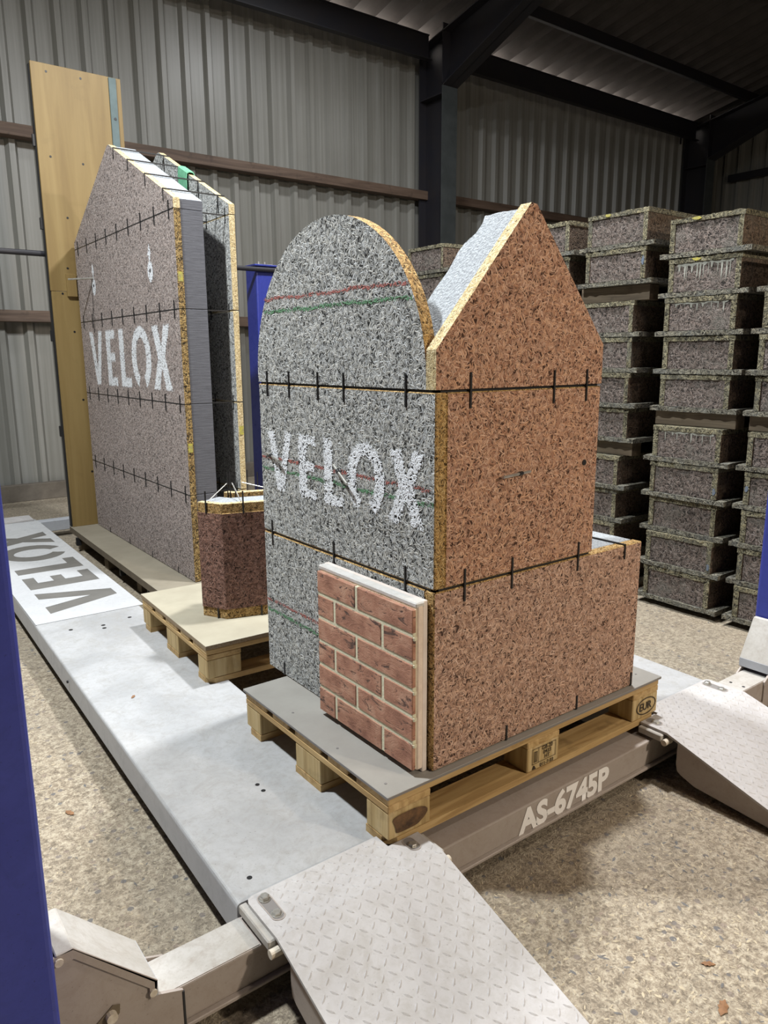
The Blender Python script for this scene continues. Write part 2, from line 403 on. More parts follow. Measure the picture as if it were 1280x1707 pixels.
# ------------------------------------------------------------------ flat print helpers
def poly_cov(P, polys, soft):
    """coverage of points P (n,2) by polygons (even-odd), softened over +-soft"""
    inside = np.zeros(len(P), bool); dist = np.full(len(P), 1e9)
    for poly in polys:
        a = np.array(poly, float); b2 = np.roll(a, -1, 0)
        for p, q in zip(a, b2):
            cond = ((p[1] > P[:,1]) != (q[1] > P[:,1]))
            with np.errstate(divide='ignore', invalid='ignore'):
                xi = (q[0]-p[0])*(P[:,1]-p[1])/(q[1]-p[1]+1e-15)+p[0]
            inside ^= cond & (P[:,0] < xi)
            d = q-p; L = (d@d)+1e-15; tt = np.clip(((P-p)@d)/L, 0, 1)
            dist = np.minimum(dist, np.linalg.norm(P-(p+tt[:,None]*d), axis=1))
    s = np.where(inside, dist, -dist)
    return np.clip(s/(2*soft)+.5, 0, 1)
def decal(name, polys, org, U, V, res, soft, m, parent, uvaxis, label=None):
    """soft-edged flat paint: a fine grid mesh lying on a board; polys in metres along U, V from org"""
    allp = np.array([p for poly in polys for p in poly])
    lo = allp.min(0)-soft; hi = allp.max(0)+soft
    nu = int((hi[0]-lo[0])/res)+2; nv = int((hi[1]-lo[1])/res)+2
    gu = lo[0]+np.arange(nu)*res; gv = lo[1]+np.arange(nv)*res
    G = np.stack(np.meshgrid(gu, gv, indexing='ij'), -1).reshape(-1, 2)
    cov = poly_cov(G, polys, soft)
    org = np.array(org, float); off = np.array(abs_loc(parent)); U = np.array(U, float); V = np.array(V, float)
    X = org+G[:,:1]*U+G[:,1:]*V
    idx = np.arange(nu*nv).reshape(nu, nv)
    q = np.stack([idx[:-1,:-1], idx[1:,:-1], idx[1:,1:], idx[:-1,1:]], -1).reshape(-1, 4)
    q = q[cov[q].max(1) > .02]
    used = np.unique(q); remap = np.full(nu*nv, -1); remap[used] = np.arange(len(used))
    q = remap[q]; Xu = X[used]
    me = bpy.data.meshes.new(name); me.from_pydata((Xu-off).tolist(), [], q.tolist())
    a = me.attributes.new('cov', 'FLOAT', 'POINT'); a.data.foreach_set('value', cov[used].astype(np.float32))
    uvl = me.uv_layers.new(name='UVMap'); li = q.reshape(-1)
    uvl.data.foreach_set('uv', Xu[li][:, list(uvaxis)].astype(np.float32).reshape(-1))
    me.materials.append(m); o = bpy.data.objects.new(name, me); COL.objects.link(o); o.parent = parent
    if label: o['label'] = label
    return o
def ring_gap(cx, cy, rx, ry, tx, ty, gap=.42, n=26):
    """letter O left open at the foot, as a stencil bridge leaves it"""
    a0 = -math.pi/2+gap; a1 = 1.5*math.pi-gap
    out = [(cx+rx*math.cos(a0+(a1-a0)*i/n), cy+ry*math.sin(a0+(a1-a0)*i/n)) for i in range(n+1)]
    inn = [(cx+(rx-tx)*math.cos(a0+(a1-a0)*i/n), cy+(ry-ty)*math.sin(a0+(a1-a0)*i/n)) for i in range(n, -1, -1)]
    return out+inn
def velox_polys(Wd, H):
    s = .065
    L = [[(0,1),(.062,1),(.102,.34),(.142,1),(.20,1),(.132,0),(.072,0)],
         [(.245,0),(.245,1),(.375,1),(.375,.83),(.31,.83),(.31,.60),(.365,.60),(.365,.43),(.31,.43),(.31,.17),(.38,.17),(.38,0)],
         [(.425,0),(.425,1),(.49,1),(.49,.18),(.56,.18),(.56,0)],
         ring_gap(.69, .5, .115, .52, .062, .20, .38),
         [(.82,1),(.89,1),(.915,.70),(.945,1),(1.01,1),(.952,.52),(1.01,0),(.94,0),(.912,.32),(.88,0),(.81,0),(.872,.50)]]
    return [[(x*Wd, y*H) for x, y in p] for p in L]
def text_mesh(name, s, size, org, U, V, m, parent, bold=0.0, sx=1.0, label=None, align='LEFT'):
    cu = bpy.data.curves.new('t', 'FONT'); cu.body = s; cu.size = size; cu.offset = bold; cu.align_x = align
    cu.resolution_u = 4
    to = bpy.data.objects.new('t', cu); COL.objects.link(to)
    dg = bpy.context.evaluated_depsgraph_get(); dg.update()
    me0 = bpy.data.meshes.new_from_object(to.evaluated_get(dg))
    bpy.data.objects.remove(to); bpy.data.curves.remove(cu)
    off = abs_loc(parent); org = Vector(org); U = Vector(U); V = Vector(V)
    for v in me0.vertices: v.co = org+U*(v.co.x*sx)+V*v.co.y-off
    me0.name = name; me0.materials.clear(); me0.materials.append(m)
    o = bpy.data.objects.new(name, me0); COL.objects.link(o); o.parent = parent
    if label: o['label'] = label
    return o

ZF = -.17        # floor level; the lift runways' top is z = 0
# ================================================================== SETTING
bm = bx(-9, 13.2, -9.5, 6.94, ZF-.2, ZF)
tag(obj('floor', bm, M['floor']), 'worn concrete floor with exposed stones and wood shavings', 'floor', kind='structure')

# wall cladding sheets: 1.04 m wide, ribs every 0.26 m
def rib_profile(width, pitch, d=.055):
    pts = []; n = int(round(width/pitch))
    for i in range(n):
        x = i*pitch
        pts += [(x, 0), (x+pitch*.56, 0), (x+pitch*.68, -d), (x+pitch*.88, -d)]
    pts.append((width, 0)); return pts
def sheet_mesh(name, prof, z0, z1, th=.004):
    bm = bmesh.new(); n = len(prof)
    rows = []
    for dy in (0, th):
        for z in (z0, z1): rows.append([bm.verts.new((x, y+dy, z)) for x, y in prof])
    for i in range(n-1):
        bm.faces.new((rows[0][i], rows[0][i+1], rows[1][i+1], rows[1][i]))
        bm.faces.new((rows[2][i+1], rows[2][i], rows[3][i], rows[3][i+1]))
        bm.faces.new((rows[1][i], rows[1][i+1], rows[3][i+1], rows[3][i]))
    uvbox(bm)
    me = bpy.data.meshes.new(name); bm.to_mesh(me); bm.free(); me.materials.append(M['cladding']); return me
# back wall (along x at y = 6.94)
wb = thing('wall_back', 'ribbed off-white metal cladding wall behind the samples', 'wall', (0, 6.94, ZF), kind='structure')
me = sheet_mesh('cladding_sheet', rib_profile(1.04, .26), .0, 5.165-ZF)
for i in range(-9, 13):
    o = bpy.data.objects.new('cladding_sheet', me); COL.objects.link(o); o.parent = wb; o.location = (i*1.04-.26+.045, 0, 0)
# end wall on the right (along y at x = 13.2)
we = thing('wall_right', 'dark ribbed cladding end wall in the far corner', 'wall', (13.2, 0, ZF), kind='structure')
me2 = sheet_mesh('cladding_sheet', rib_profile(1.04, .26), .0, 6.9-ZF)
for i in range(-9, 8):
    o = bpy.data.objects.new('cladding_sheet', me2); COL.objects.link(o); o.parent = we
    o.rotation_euler = (0, 0, -math.pi/2); o.location = (0, i*1.04+1.04-.35, 0)
# walls out of view, left and behind the camera
for nm, lab, dims in (('wall_left', 'plain cladding wall left of the lift', (-9.1, -9.0, -9.5, 7.0, ZF, 6.9)),
                      ('wall_front', 'plain cladding wall behind the viewer', (-9, 13.2, -9.6, -9.5, ZF, 5.2))):
    tag(box(nm, dims, M['cladding'], bev=0), lab, 'wall', kind='structure')
# roof: corrugated sheets, eaves at y 7.1, ridge at y -1
def roof_z(y): return 5.27+.20*(6.9-y) if y > -1 else 5.27+.20*7.9-.2*(-1-y)
def roof_slope(y0, y1, parent, per=14):
    pitch = .333; L = []
    prof = []
    for i in range(4):
        for k in range(7):
            s = k/7; prof.append((i*pitch+s*pitch, .085*abs(math.sin(math.pi*s))**.55))
    prof.append((4*pitch, 0))
    bm = bmesh.new()
    for dz in (0, .006):
        a = [bm.verts.new((x, y0, roof_z(y0)+z+dz)) for x, z in prof]; b = [bm.verts.new((x, y1, roof_z(y1)+z+dz)) for x, z in prof]
        for i in range(len(prof)-1):
            f = (a[i], a[i+1], b[i+1], b[i]); bm.faces.new(f if dz else f[::-1])
    me = bpy.data.meshes.new('roof_sheet'); bm.to_mesh(me); bm.free(); me.materials.append(M['roof'])
    for p in me.polygons: p.use_smooth = False
    k = -9.0; i = 0
    while k < 13.2:
        o = bpy.data.objects.new('roof_sheet', me); COL.objects.link(o); o.parent = parent; o.location = (k, 0, 0); k += 4*pitch
ceil = thing('ceiling', 'dark corrugated roof sheeting over the shed', 'roof', (0, 0, 0), kind='structure')
roof_slope(7.06, -1.0, ceil); roof_slope(-1.0, -9.6, ceil)
# timber rails on the back wall
for i, (z, lab) in enumerate(((3.36, 'long brown timber rail across the cladding above the gabled sample'),
                              (1.66, 'lower brown timber rail across the cladding behind the plywood'))):
    for j, (xa, xb) in enumerate(((-6.0, 5.98), (6.0, 12.9))):
        r = box('trim_%d' % (i*2+j+1), (xa, xb, 6.76, 6.895, z-.05, z+.06), M['rail_timber'], bev=.004)
        tag(r, lab if j == 0 else lab.replace('brown timber rail', 'timber rail right of the first steel column'), 'wall rail', kind='structure')
tag(box('trim_5', (-6, 12.9, 6.80, 6.895, -.17, .0), M['plinth'], bev=.004), 'grimy timber plinth along the foot of the back wall', 'plinth', kind='structure')
tag(box('trim_6', (13.02, 13.15, -6, 6.6, 4.40, 4.52), M['steel_dark'], bev=.004), 'dark rail across the end wall in the far corner', 'wall rail', kind='structure')
# eaves beam (channel) along the back wall and a purlin above it
def channel(name, xa, xb, y, z0, z1, label):
    bm = bmesh.new()
    add_box(bm, xa, xb, y, y+.012, z0, z1); add_box(bm, xa, xb, y-.07, y, z0, z0+.012); add_box(bm, xa, xb, y-.02, y, z1-.012, z1)
    return tag(obj(name, bm, M['steel_dark']), label, 'beam', kind='structure')
channel('eaves_beam', -6, 5.74, 6.62, 4.93, 5.235, 'dark steel eaves beam left of the first column')
tag(box('trim_7', (11.9, 13.2, 6.90, 6.99, 4.95, 5.6), M['steel_dark'], bev=0), 'dark eaves filler in the far corner', 'filler', kind='structure')  # added to block daylight leaking through the eaves gap at the corner
channel('eaves_beam', 5.99, 11.9, 6.62, 4.93, 5.235, 'dark steel eaves beam between the two columns')
for y in (5.72, 3.9, 2.1, .3):
    z = roof_z(y)
    o = box('purlin', (-9, 13, y-.03, y+.03, z-.15, z-.005), M['steel_dark'], bev=.003)
    tag(o, 'dark roof purlin %s' % {5.72: 'nearest the eaves beam', 3.9: 'second up from the eaves beam', 2.1: 'third up from the eaves beam', .3: 'closest to the ridge'}[y], 'purlin', kind='structure')
def portal(x, lab):
    t = thing('steel_column', lab, 'column', (x, 6.6, ZF), kind='structure')
    bm = bmesh.new(); add_box(bm, x-.125, x+.125, 6.35, 6.366, ZF, 4.62); obj('front_flange', bm, M['steel_lit'], t)
    bm = bmesh.new(); add_box(bm, x-.008, x+.008, 6.366, 6.80, ZF, 5.2); add_box(bm, x-.125, x+.125, 6.80, 6.816, ZF, 5.2)
    add_box(bm, x-.125, x-.008, 6.366, 6.80, 4.5, 4.515)
    obj('web', bm, M['steel_dark'], t)
    # haunch and rafter
    bm = bmesh.new()
    prism(bm, [(6.36, 4.59), (6.36, roof_z(6.36)-.16), (-1, roof_z(-1)-.16), (-1, roof_z(-1)-.56), (5.0, roof_z(5.0)-.56+.20), (4.6, roof_z(4.6)-.56+.14)][:3]+[(-1, roof_z(-1)-.5), (4.75, roof_z(4.75)-.5)], 0, x-.007, x+.007)
    for (ya, yb, da, db) in ((6.36, 4.75, None, None),):
        p = [(6.36, 4.59), (4.75, roof_z(4.75)-.5), (4.75, roof_z(4.75)-.485), (6.36, 4.605)]
        prism(bm, p, 0, x-.125, x+.125)
    prism(bm, [(4.75, roof_z(4.75)-.5), (-1, roof_z(-1)-.5), (-1, roof_z(-1)-.485), (4.75, roof_z(4.75)-.485)], 0, x-.125, x+.125)
    prism(bm, [(6.8, roof_z(6.8)-.17), (-1, roof_z(-1)-.17), (-1, roof_z(-1)-.155), (6.8, roof_z(6.8)-.155)], 0, x-.125, x+.125)
    obj('rafter', bm, M['steel_dark'], t)
    bm = bmesh.new(); add_box(bm, x-.125, x+.125, 6.35, 6.366, 4.605, 5.3); obj('splice_plate', bm, M['steel_dark'], t)
portal(5.87, 'dark steel portal column with haunched rafter behind the arch')
portal(12.0, 'dark steel corner column behind the formwork boxes')

# ------------------------------------------------------------------ high-bay lamps (above the frame) and the added flood fill
for (loc, power, colr, lab) in LAMPS:
    t = thing('high_bay_or_fill_lamp', lab, 'lamp', loc)
    bm = bmesh.new(); x, y, z = loc
    n = 20; prof = [(.22, .02), (.21, .05), (.13, .16), (.05, .20), (.05, .30)]
    rings = [[bm.verts.new((x+r*math.cos(2*math.pi*i/n), y+r*math.sin(2*math.pi*i/n), z+h)) for i in range(n)] for r, h in prof]
    for a, b in zip(rings, rings[1:]):
        for i in range(n): bm.faces.new((a[i], a[(i+1) % n], b[(i+1) % n], b[i]))
    bm.faces.new(rings[-1]); obj('lamp_housing', bm, M['steel_dark'], t)
    bm = bmesh.new(); tube(bm, (x, y, z+.30), (x, y, roof_z(y)), .006); obj('lamp_cable', bm, M['black'], t)
    ld = bpy.data.lights.new('lamp_light', 'AREA'); ld.shape = 'DISK'; ld.size = .36; ld.energy = power; ld.color = colr
    lo = bpy.data.objects.new('lamp_light', ld); COL.objects.link(lo); lo.parent = t; lo.location = (0, 0, 0)
    if 'flood' in lab:   # added fill, tilted towards the samples
        lo.rotation_euler = (Vector((.5, .3, .8))-Vector(loc)).to_track_quat('-Z', 'Y').to_euler()
        t.children[0].rotation_euler = lo.rotation_euler

# ================================================================== PALLETS
def rbox(name, dims, m, t, bev=.003): return box(name, dims, m, t, bev)
def make_pallet(label, cat='pallet'):
    """euro pallet 1.2 (x) x 0.8 (y) x 0.144, near corner at the origin"""
    t = thing('euro_pallet', label, cat, group='pallets carrying the samples')
    for y0, w_ in ((0, .145), (.1875, .10), (.3275, .145), (.5125, .10), (.655, .145)):
        rbox('deck_board', (0, 1.2, y0, y0+w_, .122, .144), M['pine_x'], t)
    for x0 in (0, .5275, 1.055): rbox('stringer_board', (x0, x0+.145, 0, .8, .100, .122), M['pine_y'], t)
    for y0, w_ in ((0, .10), (.3275, .145), (.70, .10)):
        bm = bmesh.new()
        if y0 == 0: pts = [(0, .03), (.03, 0), (1.17, 0), (1.2, .03), (1.2, .1), (0, .1)]
        elif y0 > .5: pts = [(0, .7), (1.2, .7), (1.2, .77), (1.17, .8), (.03, .8), (0, .77)]
        else: pts = [(0, y0), (1.2, y0), (1.2, y0+w_), (0, y0+w_)]
        prism(bm, pts, 2, 0, .022); obj('bottom_runner', bm, M['pine_x'], t)
        for x0 in (0, .5275, 1.055):
            rbox('block', (x0+.001, x0+.144, y0+.001, y0+w_-.001, .022, .100), M['pine_end'], t)
    return t
p1 = make_pallet('euro pallet with EUR stamp under the arched wall sample')
def stampset(p):
    blocks = [c for c in p.children if c.name.startswith('block')]
    U, V = (1, 0, 0), (0, 0, 1); y = -.0012
    bm = bmesh.new(); cx, cz, n = 1.132, .063, 40
    for i in range(n):
        a, b = 2*math.pi*i/n, 2*math.pi*(i+1)/n
        q = [bm.verts.new((cx+rx*math.cos(s), y, cz+rz*math.sin(s))) for s, rx, rz in ((a, .056, .031), (b, .056, .031), (b, .052, .0272), (a, .052, .0272))]
        bm.faces.new(q)
    t = blocks[2]; obj('stamp_oval', bm, M['stamp'], t)
    text_mesh('stamp_letters', 'EUR', .040, (cx-.040, y, cz-.0135), U, V, M['stamp'], t, bold=.0006, sx=.98)
    bm = bmesh.new()
    def ln(xa, xb, za, zb): add_box(bm, xa, xb, y-.0003, y, za, zb)
    ln(.548, .655, .093, .0945); ln(.548, .655, .044, .0455); ln(.548, .5495, .044, .0945); ln(.6535, .655, .044, .0945); ln(.576, .5775, .044, .0945)
    ln(.556, .570, .050, .052); ln(.556, .570, .0825, .0845); ln(.556, .558, .050, .0845); ln(.568, .570, .050, .0845); ln(.562, .564, .050, .0845)
    t = blocks[1]; obj('stamp_frame', bm, M['stamp'], t)
    for s, z in (('GB-20', .080), ('0433', .0645), ('HT', .049)):
        text_mesh('stamp_letters', s, .0185, (.616, y, z), U, V, M['stamp'], t, bold=.0003, align='CENTER')
    text_mesh('stamp_letters', '011-7-03', .0165, (.583, y, .0275), U, V, M['stamp'], t, bold=.0003, sx=1.05)
    bm = bmesh.new(); v = [bm.verts.new(p) for p in ((.548, y, .027), (.566, y, .027), (.557, y, .041))]; bm.faces.new(v)
    obj('stamp_triangle', bm, M['stamp'], t)
    pts = [(.012+.5*.112+.056*math.cos(s)*(1+.18*math.sin(3*s+1)), .060+.033*math.sin(s)*(1+.2*math.cos(2*s))) for s in [2*math.pi*i/28 for i in range(28)]]
    bm = bmesh.new(); bm.faces.new([bm.verts.new((px, y, pz)) for px, pz in pts][::-1]); obj('scorch_mark', bm, M['burn'], blocks[0])
p2 = copy_tree(p1); p2['label'] = 'euro pallet under the small angled corner block'
bpy.context.view_layer.update(); stampset(p1)
p2.location = (.045, 1.222, 0); p2.rotation_euler = (0, 0, math.radians(2.2)*-1)
# cover sheets
bm = bx(-.006, 1.206, -.006, .806, .1445, .1535, bev=.001); bm.normal_update()
for f in bm.faces: f.material_index = 0 if f.normal.z > .5 else 1
cs = obj('cover_sheet', bm, [M['sheet_grey'], M['sheet_edge']]); tag(cs, 'thin grey cover sheet on the front pallet', 'sheet', 'cover sheets on the pallets')
for (x, y) in ((.03, .05), (.04, .55), (.03, .28), (1.15, .06)):
    bm = bmesh.new(); tube(bm, (x, y, .153), (x, y, .1546), .004, 8); obj('screw_head', bm, M['sheet_edge'], cs)
bm = bx(-.004, 1.204, -.004, .804, .1445, .1625, bev=.001); bm.normal_update()
for f in bm.faces: f.material_index = 0 if f.normal.z > .5 else 1
cs2 = obj('cover_sheet', bm, [M['sheet_tan'], M['sheet_tan_edge']]); tag(cs2, 'thicker tan particle board sheet on the rear pallet', 'sheet', 'cover sheets on the pallets')
cs2.location = p2.location; cs2.rotation_euler = p2.rotation_euler

# ================================================================== CORNER WALL SAMPLE (arch + gable)
X0, Y0, YL, XM, XL = .164, .016, .930, .806, 1.066
Z = [.1545, .664, 1.175]
TB = .037; G = .0035
ws = thing('corner_wall_sample', 'grey and red wood-chip corner wall sample with arched and gabled tops', 'wall sample', (X0, Y0, Z[0]))
GE, RE = [M['grey_flake'], M['edge']], [M['red_flake'], M['edge']]
# course 1: red board runs to the corner; grey board butts behind it
box('red_board', (X0, XL, Y0, Y0+TB, Z[0], Z[1]-G), [M['red_flake_low'], M['edge']], ws, axis=1, bev=.003)
gb_low = box('grey_board', (X0, X0+TB, Y0+TB, YL, Z[0], Z[1]-G), GE, ws, axis=0, bev=.003)
# course 2: grey board runs to the corner
gb_mid = box('grey_board', (X0, X0+TB, Y0, YL, Z[1]+G, Z[2]-G), GE, ws, axis=0, bev=.003)
box('red_board', (X0+TB, XM, Y0, Y0+TB, Z[1]+G, Z[2]-G), RE, ws, axis=1, bev=.003)
# inner boards and cores
D = .20
box('inner_board', (X0+D, XL, Y0+D, Y0+D+TB, Z[0], Z[1]-G), GE, ws, axis=1)
box('inner_board', (X0+D, XM, Y0+D, Y0+D+TB, Z[1]+G, Z[2]-G), GE, ws, axis=1)
for k in (0, 1): box('inner_board', (X0+D, X0+D+TB, Y0+D+TB, YL, Z[k]+(G if k else 0), Z[k+1]-G), GE, ws, axis=0)
box('core', (X0+TB+.008, XL-.003, Y0+TB, Y0+D, Z[0]+.002, Z[1]-.004), M['concrete_fill'], ws, bev=.004)
box('core', (X0+TB+.008, XM-.003, Y0+TB, Y0+D, Z[1]-.003, Z[2]-.002), M['concrete_fill'], ws, bev=.004)
box('core', (X0+TB, X0+D, Y0+D, YL-.004, Z[0]+.002, Z[2]-.002), M['concrete_fill'], ws, bev=.004)
# black tie strips lying in the joints
for zz, xe in ((Z[1], XM), (Z[2], XM)):
    box('tie_strip', (X0+.006, X0+.02, Y0+.006, YL-.005, zz-G, zz+G), M['black'], ws, bev=0)
    box('tie_strip', (X0+.006, xe-.01, Y0+.006, Y0+.02, zz-G, zz+G), M['black'], ws, bev=0)
# arch board
n = 40; cy, cz, R = .4925, 1.207, .4385
pts = [(YL, Z[2]+G)]+[(cy+R*math.cos(math.pi*i/n), cz+R*math.sin(math.pi*i/n)) for i in range(n+1)]+[(Y0+TB, Z[2]+G)]
bm = prism(bmesh.new(), pts, 0, X0, X0+TB); by_axis(bm, 0); gb_arch = obj('arched_board', bm, GE, ws)
# gable board and its infill
AP = (.494, 1.648); SL = (X0, 1.275); SR = (.8075, 1.290)
g = [(X0, Z[2]+G), SL, (AP[0]-.012, AP[1]-.004), (AP[0]+.010, AP[1]-.006), SR, (.8075, Z[2]+G)]
bm = prism(bmesh.new(), g, 1, Y0, Y0+TB); by_axis(bm, 1); obj('gabled_board', bm, [M['red_flake'], M['edge_pale_lit']], ws)
# infill with a rough back edge
bm = bmesh.new(); ny, ns = 10, 26; random.seed(3)
def gpt(s):
    if s < .5: a = s/.5; return (X0+TB+(AP[0]-X0-TB)*a, (SL[1]+.035)+(AP[1]-.006-SL[1]-.035)*a)
    a = (s-.5)/.5; return (AP[0]+(SR[0]-.003-AP[0])*a, AP[1]-.006+(SR[1]-AP[1])*a)
rows = []
for i in range(ns+1):
    s = i/ns; x, z = gpt(s); back = Y0+.180+random.uniform(-.003, .003)-(.012 if .40 < s < .47 else 0)+(.006 if .30 < s < .40 else 0)
    rows.append([(x+random.uniform(-.0012, .0012), Y0+TB+(back-Y0-TB)*j/ny, z-.004+random.uniform(-.0012, .0012)) for j in range(ny+1)])
vt = [[bm.verts.new(p) for p in r] for r in rows]; vb = [[bm.verts.new((p[0], p[1], Z[2]+.001)) for p in (r[0], r[-1])] for r in rows]
for i in range(ns):
    for j in range(ny): bm.faces.new((vt[i][j], vt[i+1][j], vt[i+1][j+1], vt[i][j+1]))
    bm.faces.new((vt[i][0], vb[i][0], vb[i+1][0], vt[i+1][0])); bm.faces.new((vt[i][-1], vt[i+1][-1], vb[i+1][1], vb[i][1]))
for i in (0, ns): bm.faces.new([vb[i][0]]+vt[i]+[vb[i][1]])
bmesh.ops.recalc_face_normals(bm, faces=bm.faces); obj('gable_infill', bm, M['concrete_fill'], ws)
# staples: flat black bars across the joints
def stap_x(y, z, h0=.045, h1=.045): box('tie_staple', (X0-.0035, X0+.002, y-.0028, y+.0028, z-h0, z+h1), M['black'], ws, bev=0)
def stap_y(x, z, h0=.045, h1=.045): box('tie_staple', (x-.0028, x+.0028, Y0-.0035, Y0+.002, z-h0, z+h1), M['black'], ws, bev=0)
for y in (.868, .725, .554, .416, .132): stap_x(y, Z[2], .043, .04)
for y in (.869, .483, .134): stap_x(y, Z[1])
for x in (.279, .597, .738): stap_y(x, Z[2])
for x in (.270, .451, .738): stap_y(x, Z[1])
stap_y(.973, Z[1]-G, .045, .004); box('tie_bar', (.970, .976, Y0-.003, Y0+D+.03, Z[1]-G, Z[1]+.001), M['black'], ws, bev=0)
for x in (.448, .767, 1.053): stap_y(x, Z[0]+.001, 0, .046)
stap_x(.817, Z[0]+.001, 0, .046)
# loose rods sticking out of the faces
for a, b in (((.166, .483, .944), (.142, .376, .9015)), ((.166, .894, .939), (.146, .776, .9255)), ((.514, .018, .945), (.386, -.003, .9435))):
    bm = tube(bmesh.new(), a, b, .0042, 8); rod = obj('tie_rod', bm, M['bolt'], ws)
    am = tuple(a[i]+(b[i]-a[i])*.42 for i in range(3)); a2 = tuple(a[i]+(b[i]-a[i])*.30 for i in range(3))
    bm = tube(bmesh.new(), a2, am, .0062, 8); obj('rod_sleeve', bm, M['black'], rod)
bm = tube(bmesh.new(), (.745, .0175, .95), (.745, .0135, .95), .0085, 14); obj('tie_hole', bm, M['black'], ws)
# painted marks
Dx = X0-.0006
decal('painted_letters', velox_polys(.822, .205), (Dx-.0012, .880, .818), (0, -1, 0), (0, 0, 1), .006, .007, M['spray_white'], gb_mid, (1, 2), 'white sprayed VELOX lettering')
def band(z0, y0, y1, w_, seed):
    random.seed(seed); up = []; dn = []
    for i in range(19):
        y = y0+(y1-y0)*i/18; c = z0+random.uniform(-.003, .003); up.append((.93-y, c+w_/2)); dn.append((.93-y, c-w_/2))
    return [up+dn[::-1]]
for (za, zb, ya, yb, brd) in ((1.440, 1.403, .875, .12, gb_arch), (.926, .889, .925, .03, gb_mid), (.414, .377, .925, .45, gb_low)):
    decal('red_line', band(za, ya, yb, .015, int(za*100)), (Dx, .93, 0), (0, -1, 0), (0, 0, 1), .005, .005, M['spray_red'], brd, (1, 2), 'red paint line')
    decal('green_line', band(zb, ya, yb-.015, .017, int(zb*100)), (Dx-.0002, .93, 0), (0, -1, 0), (0, 0, 1), .005, .006, M['spray_green'], brd, (1, 2), 'green paint line')

# ================================================================== BRICK SLIP PANEL leaning on the grey face
bp = thing('brick_panel', 'square panel of brick slips on white insulation leaning on the grey wall', 'brick panel', (.14, .25, .1535))
PY0, PY1 = .030, .488
box('backing_board', (.1415, .1590, .034, .505, .1536, .640), M['white_board'], bp, bev=.002)
box('insulation', (.118, .1425, PY0-.001, .497, .166, .636), [M['eps_pink']], bp, bev=.006)
box('insulation_cap', (.116, .1455, PY0-.0005, .499, .626, .640), M['eps_white'], bp, bev=.003)
box('mortar_bed', (.1058, .1185, PY0+.001, PY1-.001, .173, .624), M['mortar'], bp, bev=.001)
pitch = (.625-.172)/6; random.seed(11)
for r in range(6):
    za = .625-(r+1)*pitch+.0105*(r < 5); zb = .625-r*pitch
    L = PY1-PY0; j = .0055
    cuts = [0, .445, 1] if r % 2 == 0 else [0, .20, .715, 1]
    for a, b in zip(cuts, cuts[1:]):
        ya = PY1-b*L+(j if b < 1 else 0); yb = PY1-a*L-(j if a > 0 else 0)
        bm = bx((.1035+random.uniform(-.0007, .0007)), .117, ya, yb, za, zb, bev=.0022)
        obj('brick', bm, M['brick'], bp)
for z in (.243, .319, .394, .470, .545):
    bm = bx(.106, .118, PY0-.004, PY0+.006, z-.005, z+.006, bev=.002); obj('mortar_crumb', bm, M['mortar'], bp)

# ================================================================== ANGLED CORNER BLOCK on the rear pallet
zb0 = .1628
cb = thing('angled_corner_block', 'small brown angled corner block with wire ties on the rear pallet', 'wall sample', (.30, 1.50, zb0))
def off_poly(t):
    P = [Vector((.182, 1.560)), Vector((.241, 1.447)), Vector((.62, 1.342))]
    d1 = (P[1]-P[0]).normalized(); d2 = (P[2]-P[1]).normalized()
    n1 = Vector((-d1.y, d1.x)); n2 = Vector((-d2.y, d2.x))
    mi = (n1+n2).normalized(); k = t/mi.dot(n1)
    return [P[0]+n1*t, P[1]+mi*k, P[2]+n2*t]
def layer(name, t0, t1, z0, z1, mats, seg=None, axis=True):
    a = off_poly(t0); b = off_poly(t1)
    if seg == 0: a, b = a[:2], b[:2]
    if seg == 1: a, b = a[1:], b[1:]
    bm = prism(bmesh.new(), [tuple(p) for p in a]+[tuple(p) for p in b[::-1]], 2, z0, z1)
    bmesh.ops.bevel(bm, geom=list(bm.edges), offset=.0015, segments=1, affect='EDGES')
    bm.normal_update()
    if isinstance(mats, list):
        for f in bm.faces: f.material_index = 1 if abs(f.normal.z) > .7 else 0
    return obj(name, bm, mats, cb)
zt = .664
for s, m in ((0, M['mauve_flake']), (1, M['brown_flake'])):
    layer('outer_board', .0, .035, zb0+.042, zt-.040, [M['brown_flake'], M['edge']], s)
    layer('foot_strip', .004, .035, zb0, zb0+.041, M['edge'], s)
    layer('head_strip', .004, .035, zt-.039, zt, [M['edge'], M['edge_pale_lit']], s)
    layer('core', .036, .150, zb0+.002, zt-.003, M['concrete_fill'], s)
layer('inner_board', .185, .220, zb0, zt+.012, [M['edge'], M['edge_pale_lit']])
random.seed(5)
def seg_pt(s, t): 
    P = off_poly(t); return P[0]+(P[1]-P[0])*(s/.35) if s < .35 else P[1]+(P[2]-P[1])*((s-.35)/.65)
for s in (.13, .50): # staples at head and foot
    p = seg_pt(s, -.001); bm = tube(bmesh.new(), (p.x, p.y, zt-.045), (p.x, p.y, zt+.050), .0035, 6); obj('tie_staple', bm, M['black'], cb)
    p = seg_pt(s+.1, -.001); bm = tube(bmesh.new(), (p.x, p.y, zb0-.0003), (p.x, p.y, zb0+.045), .0035, 6); obj('tie_staple', bm, M['black'], cb)
for i in range(9):
    s = .08+.10*i; p = seg_pt(s, random.choice((.183, .223))); h = random.uniform(.07, .11)
    bm = tube(bmesh.new(), (p.x, p.y, zt-.03), (p.x, p.y, zt+h), .0024, 6); obj('tie_wire', bm, M['black'], cb)
for s0, s1 in ((.13, .16), (.48, .34), (.95, .44)):
    a = seg_pt(s0, .02); b = seg_pt(s1, .19); bm = tube(bmesh.new(), (a.x, a.y, zt+.003), (b.x, b.y, zt+.055), .0024, 6); obj('tie_wire', bm, M['bolt'], cb)

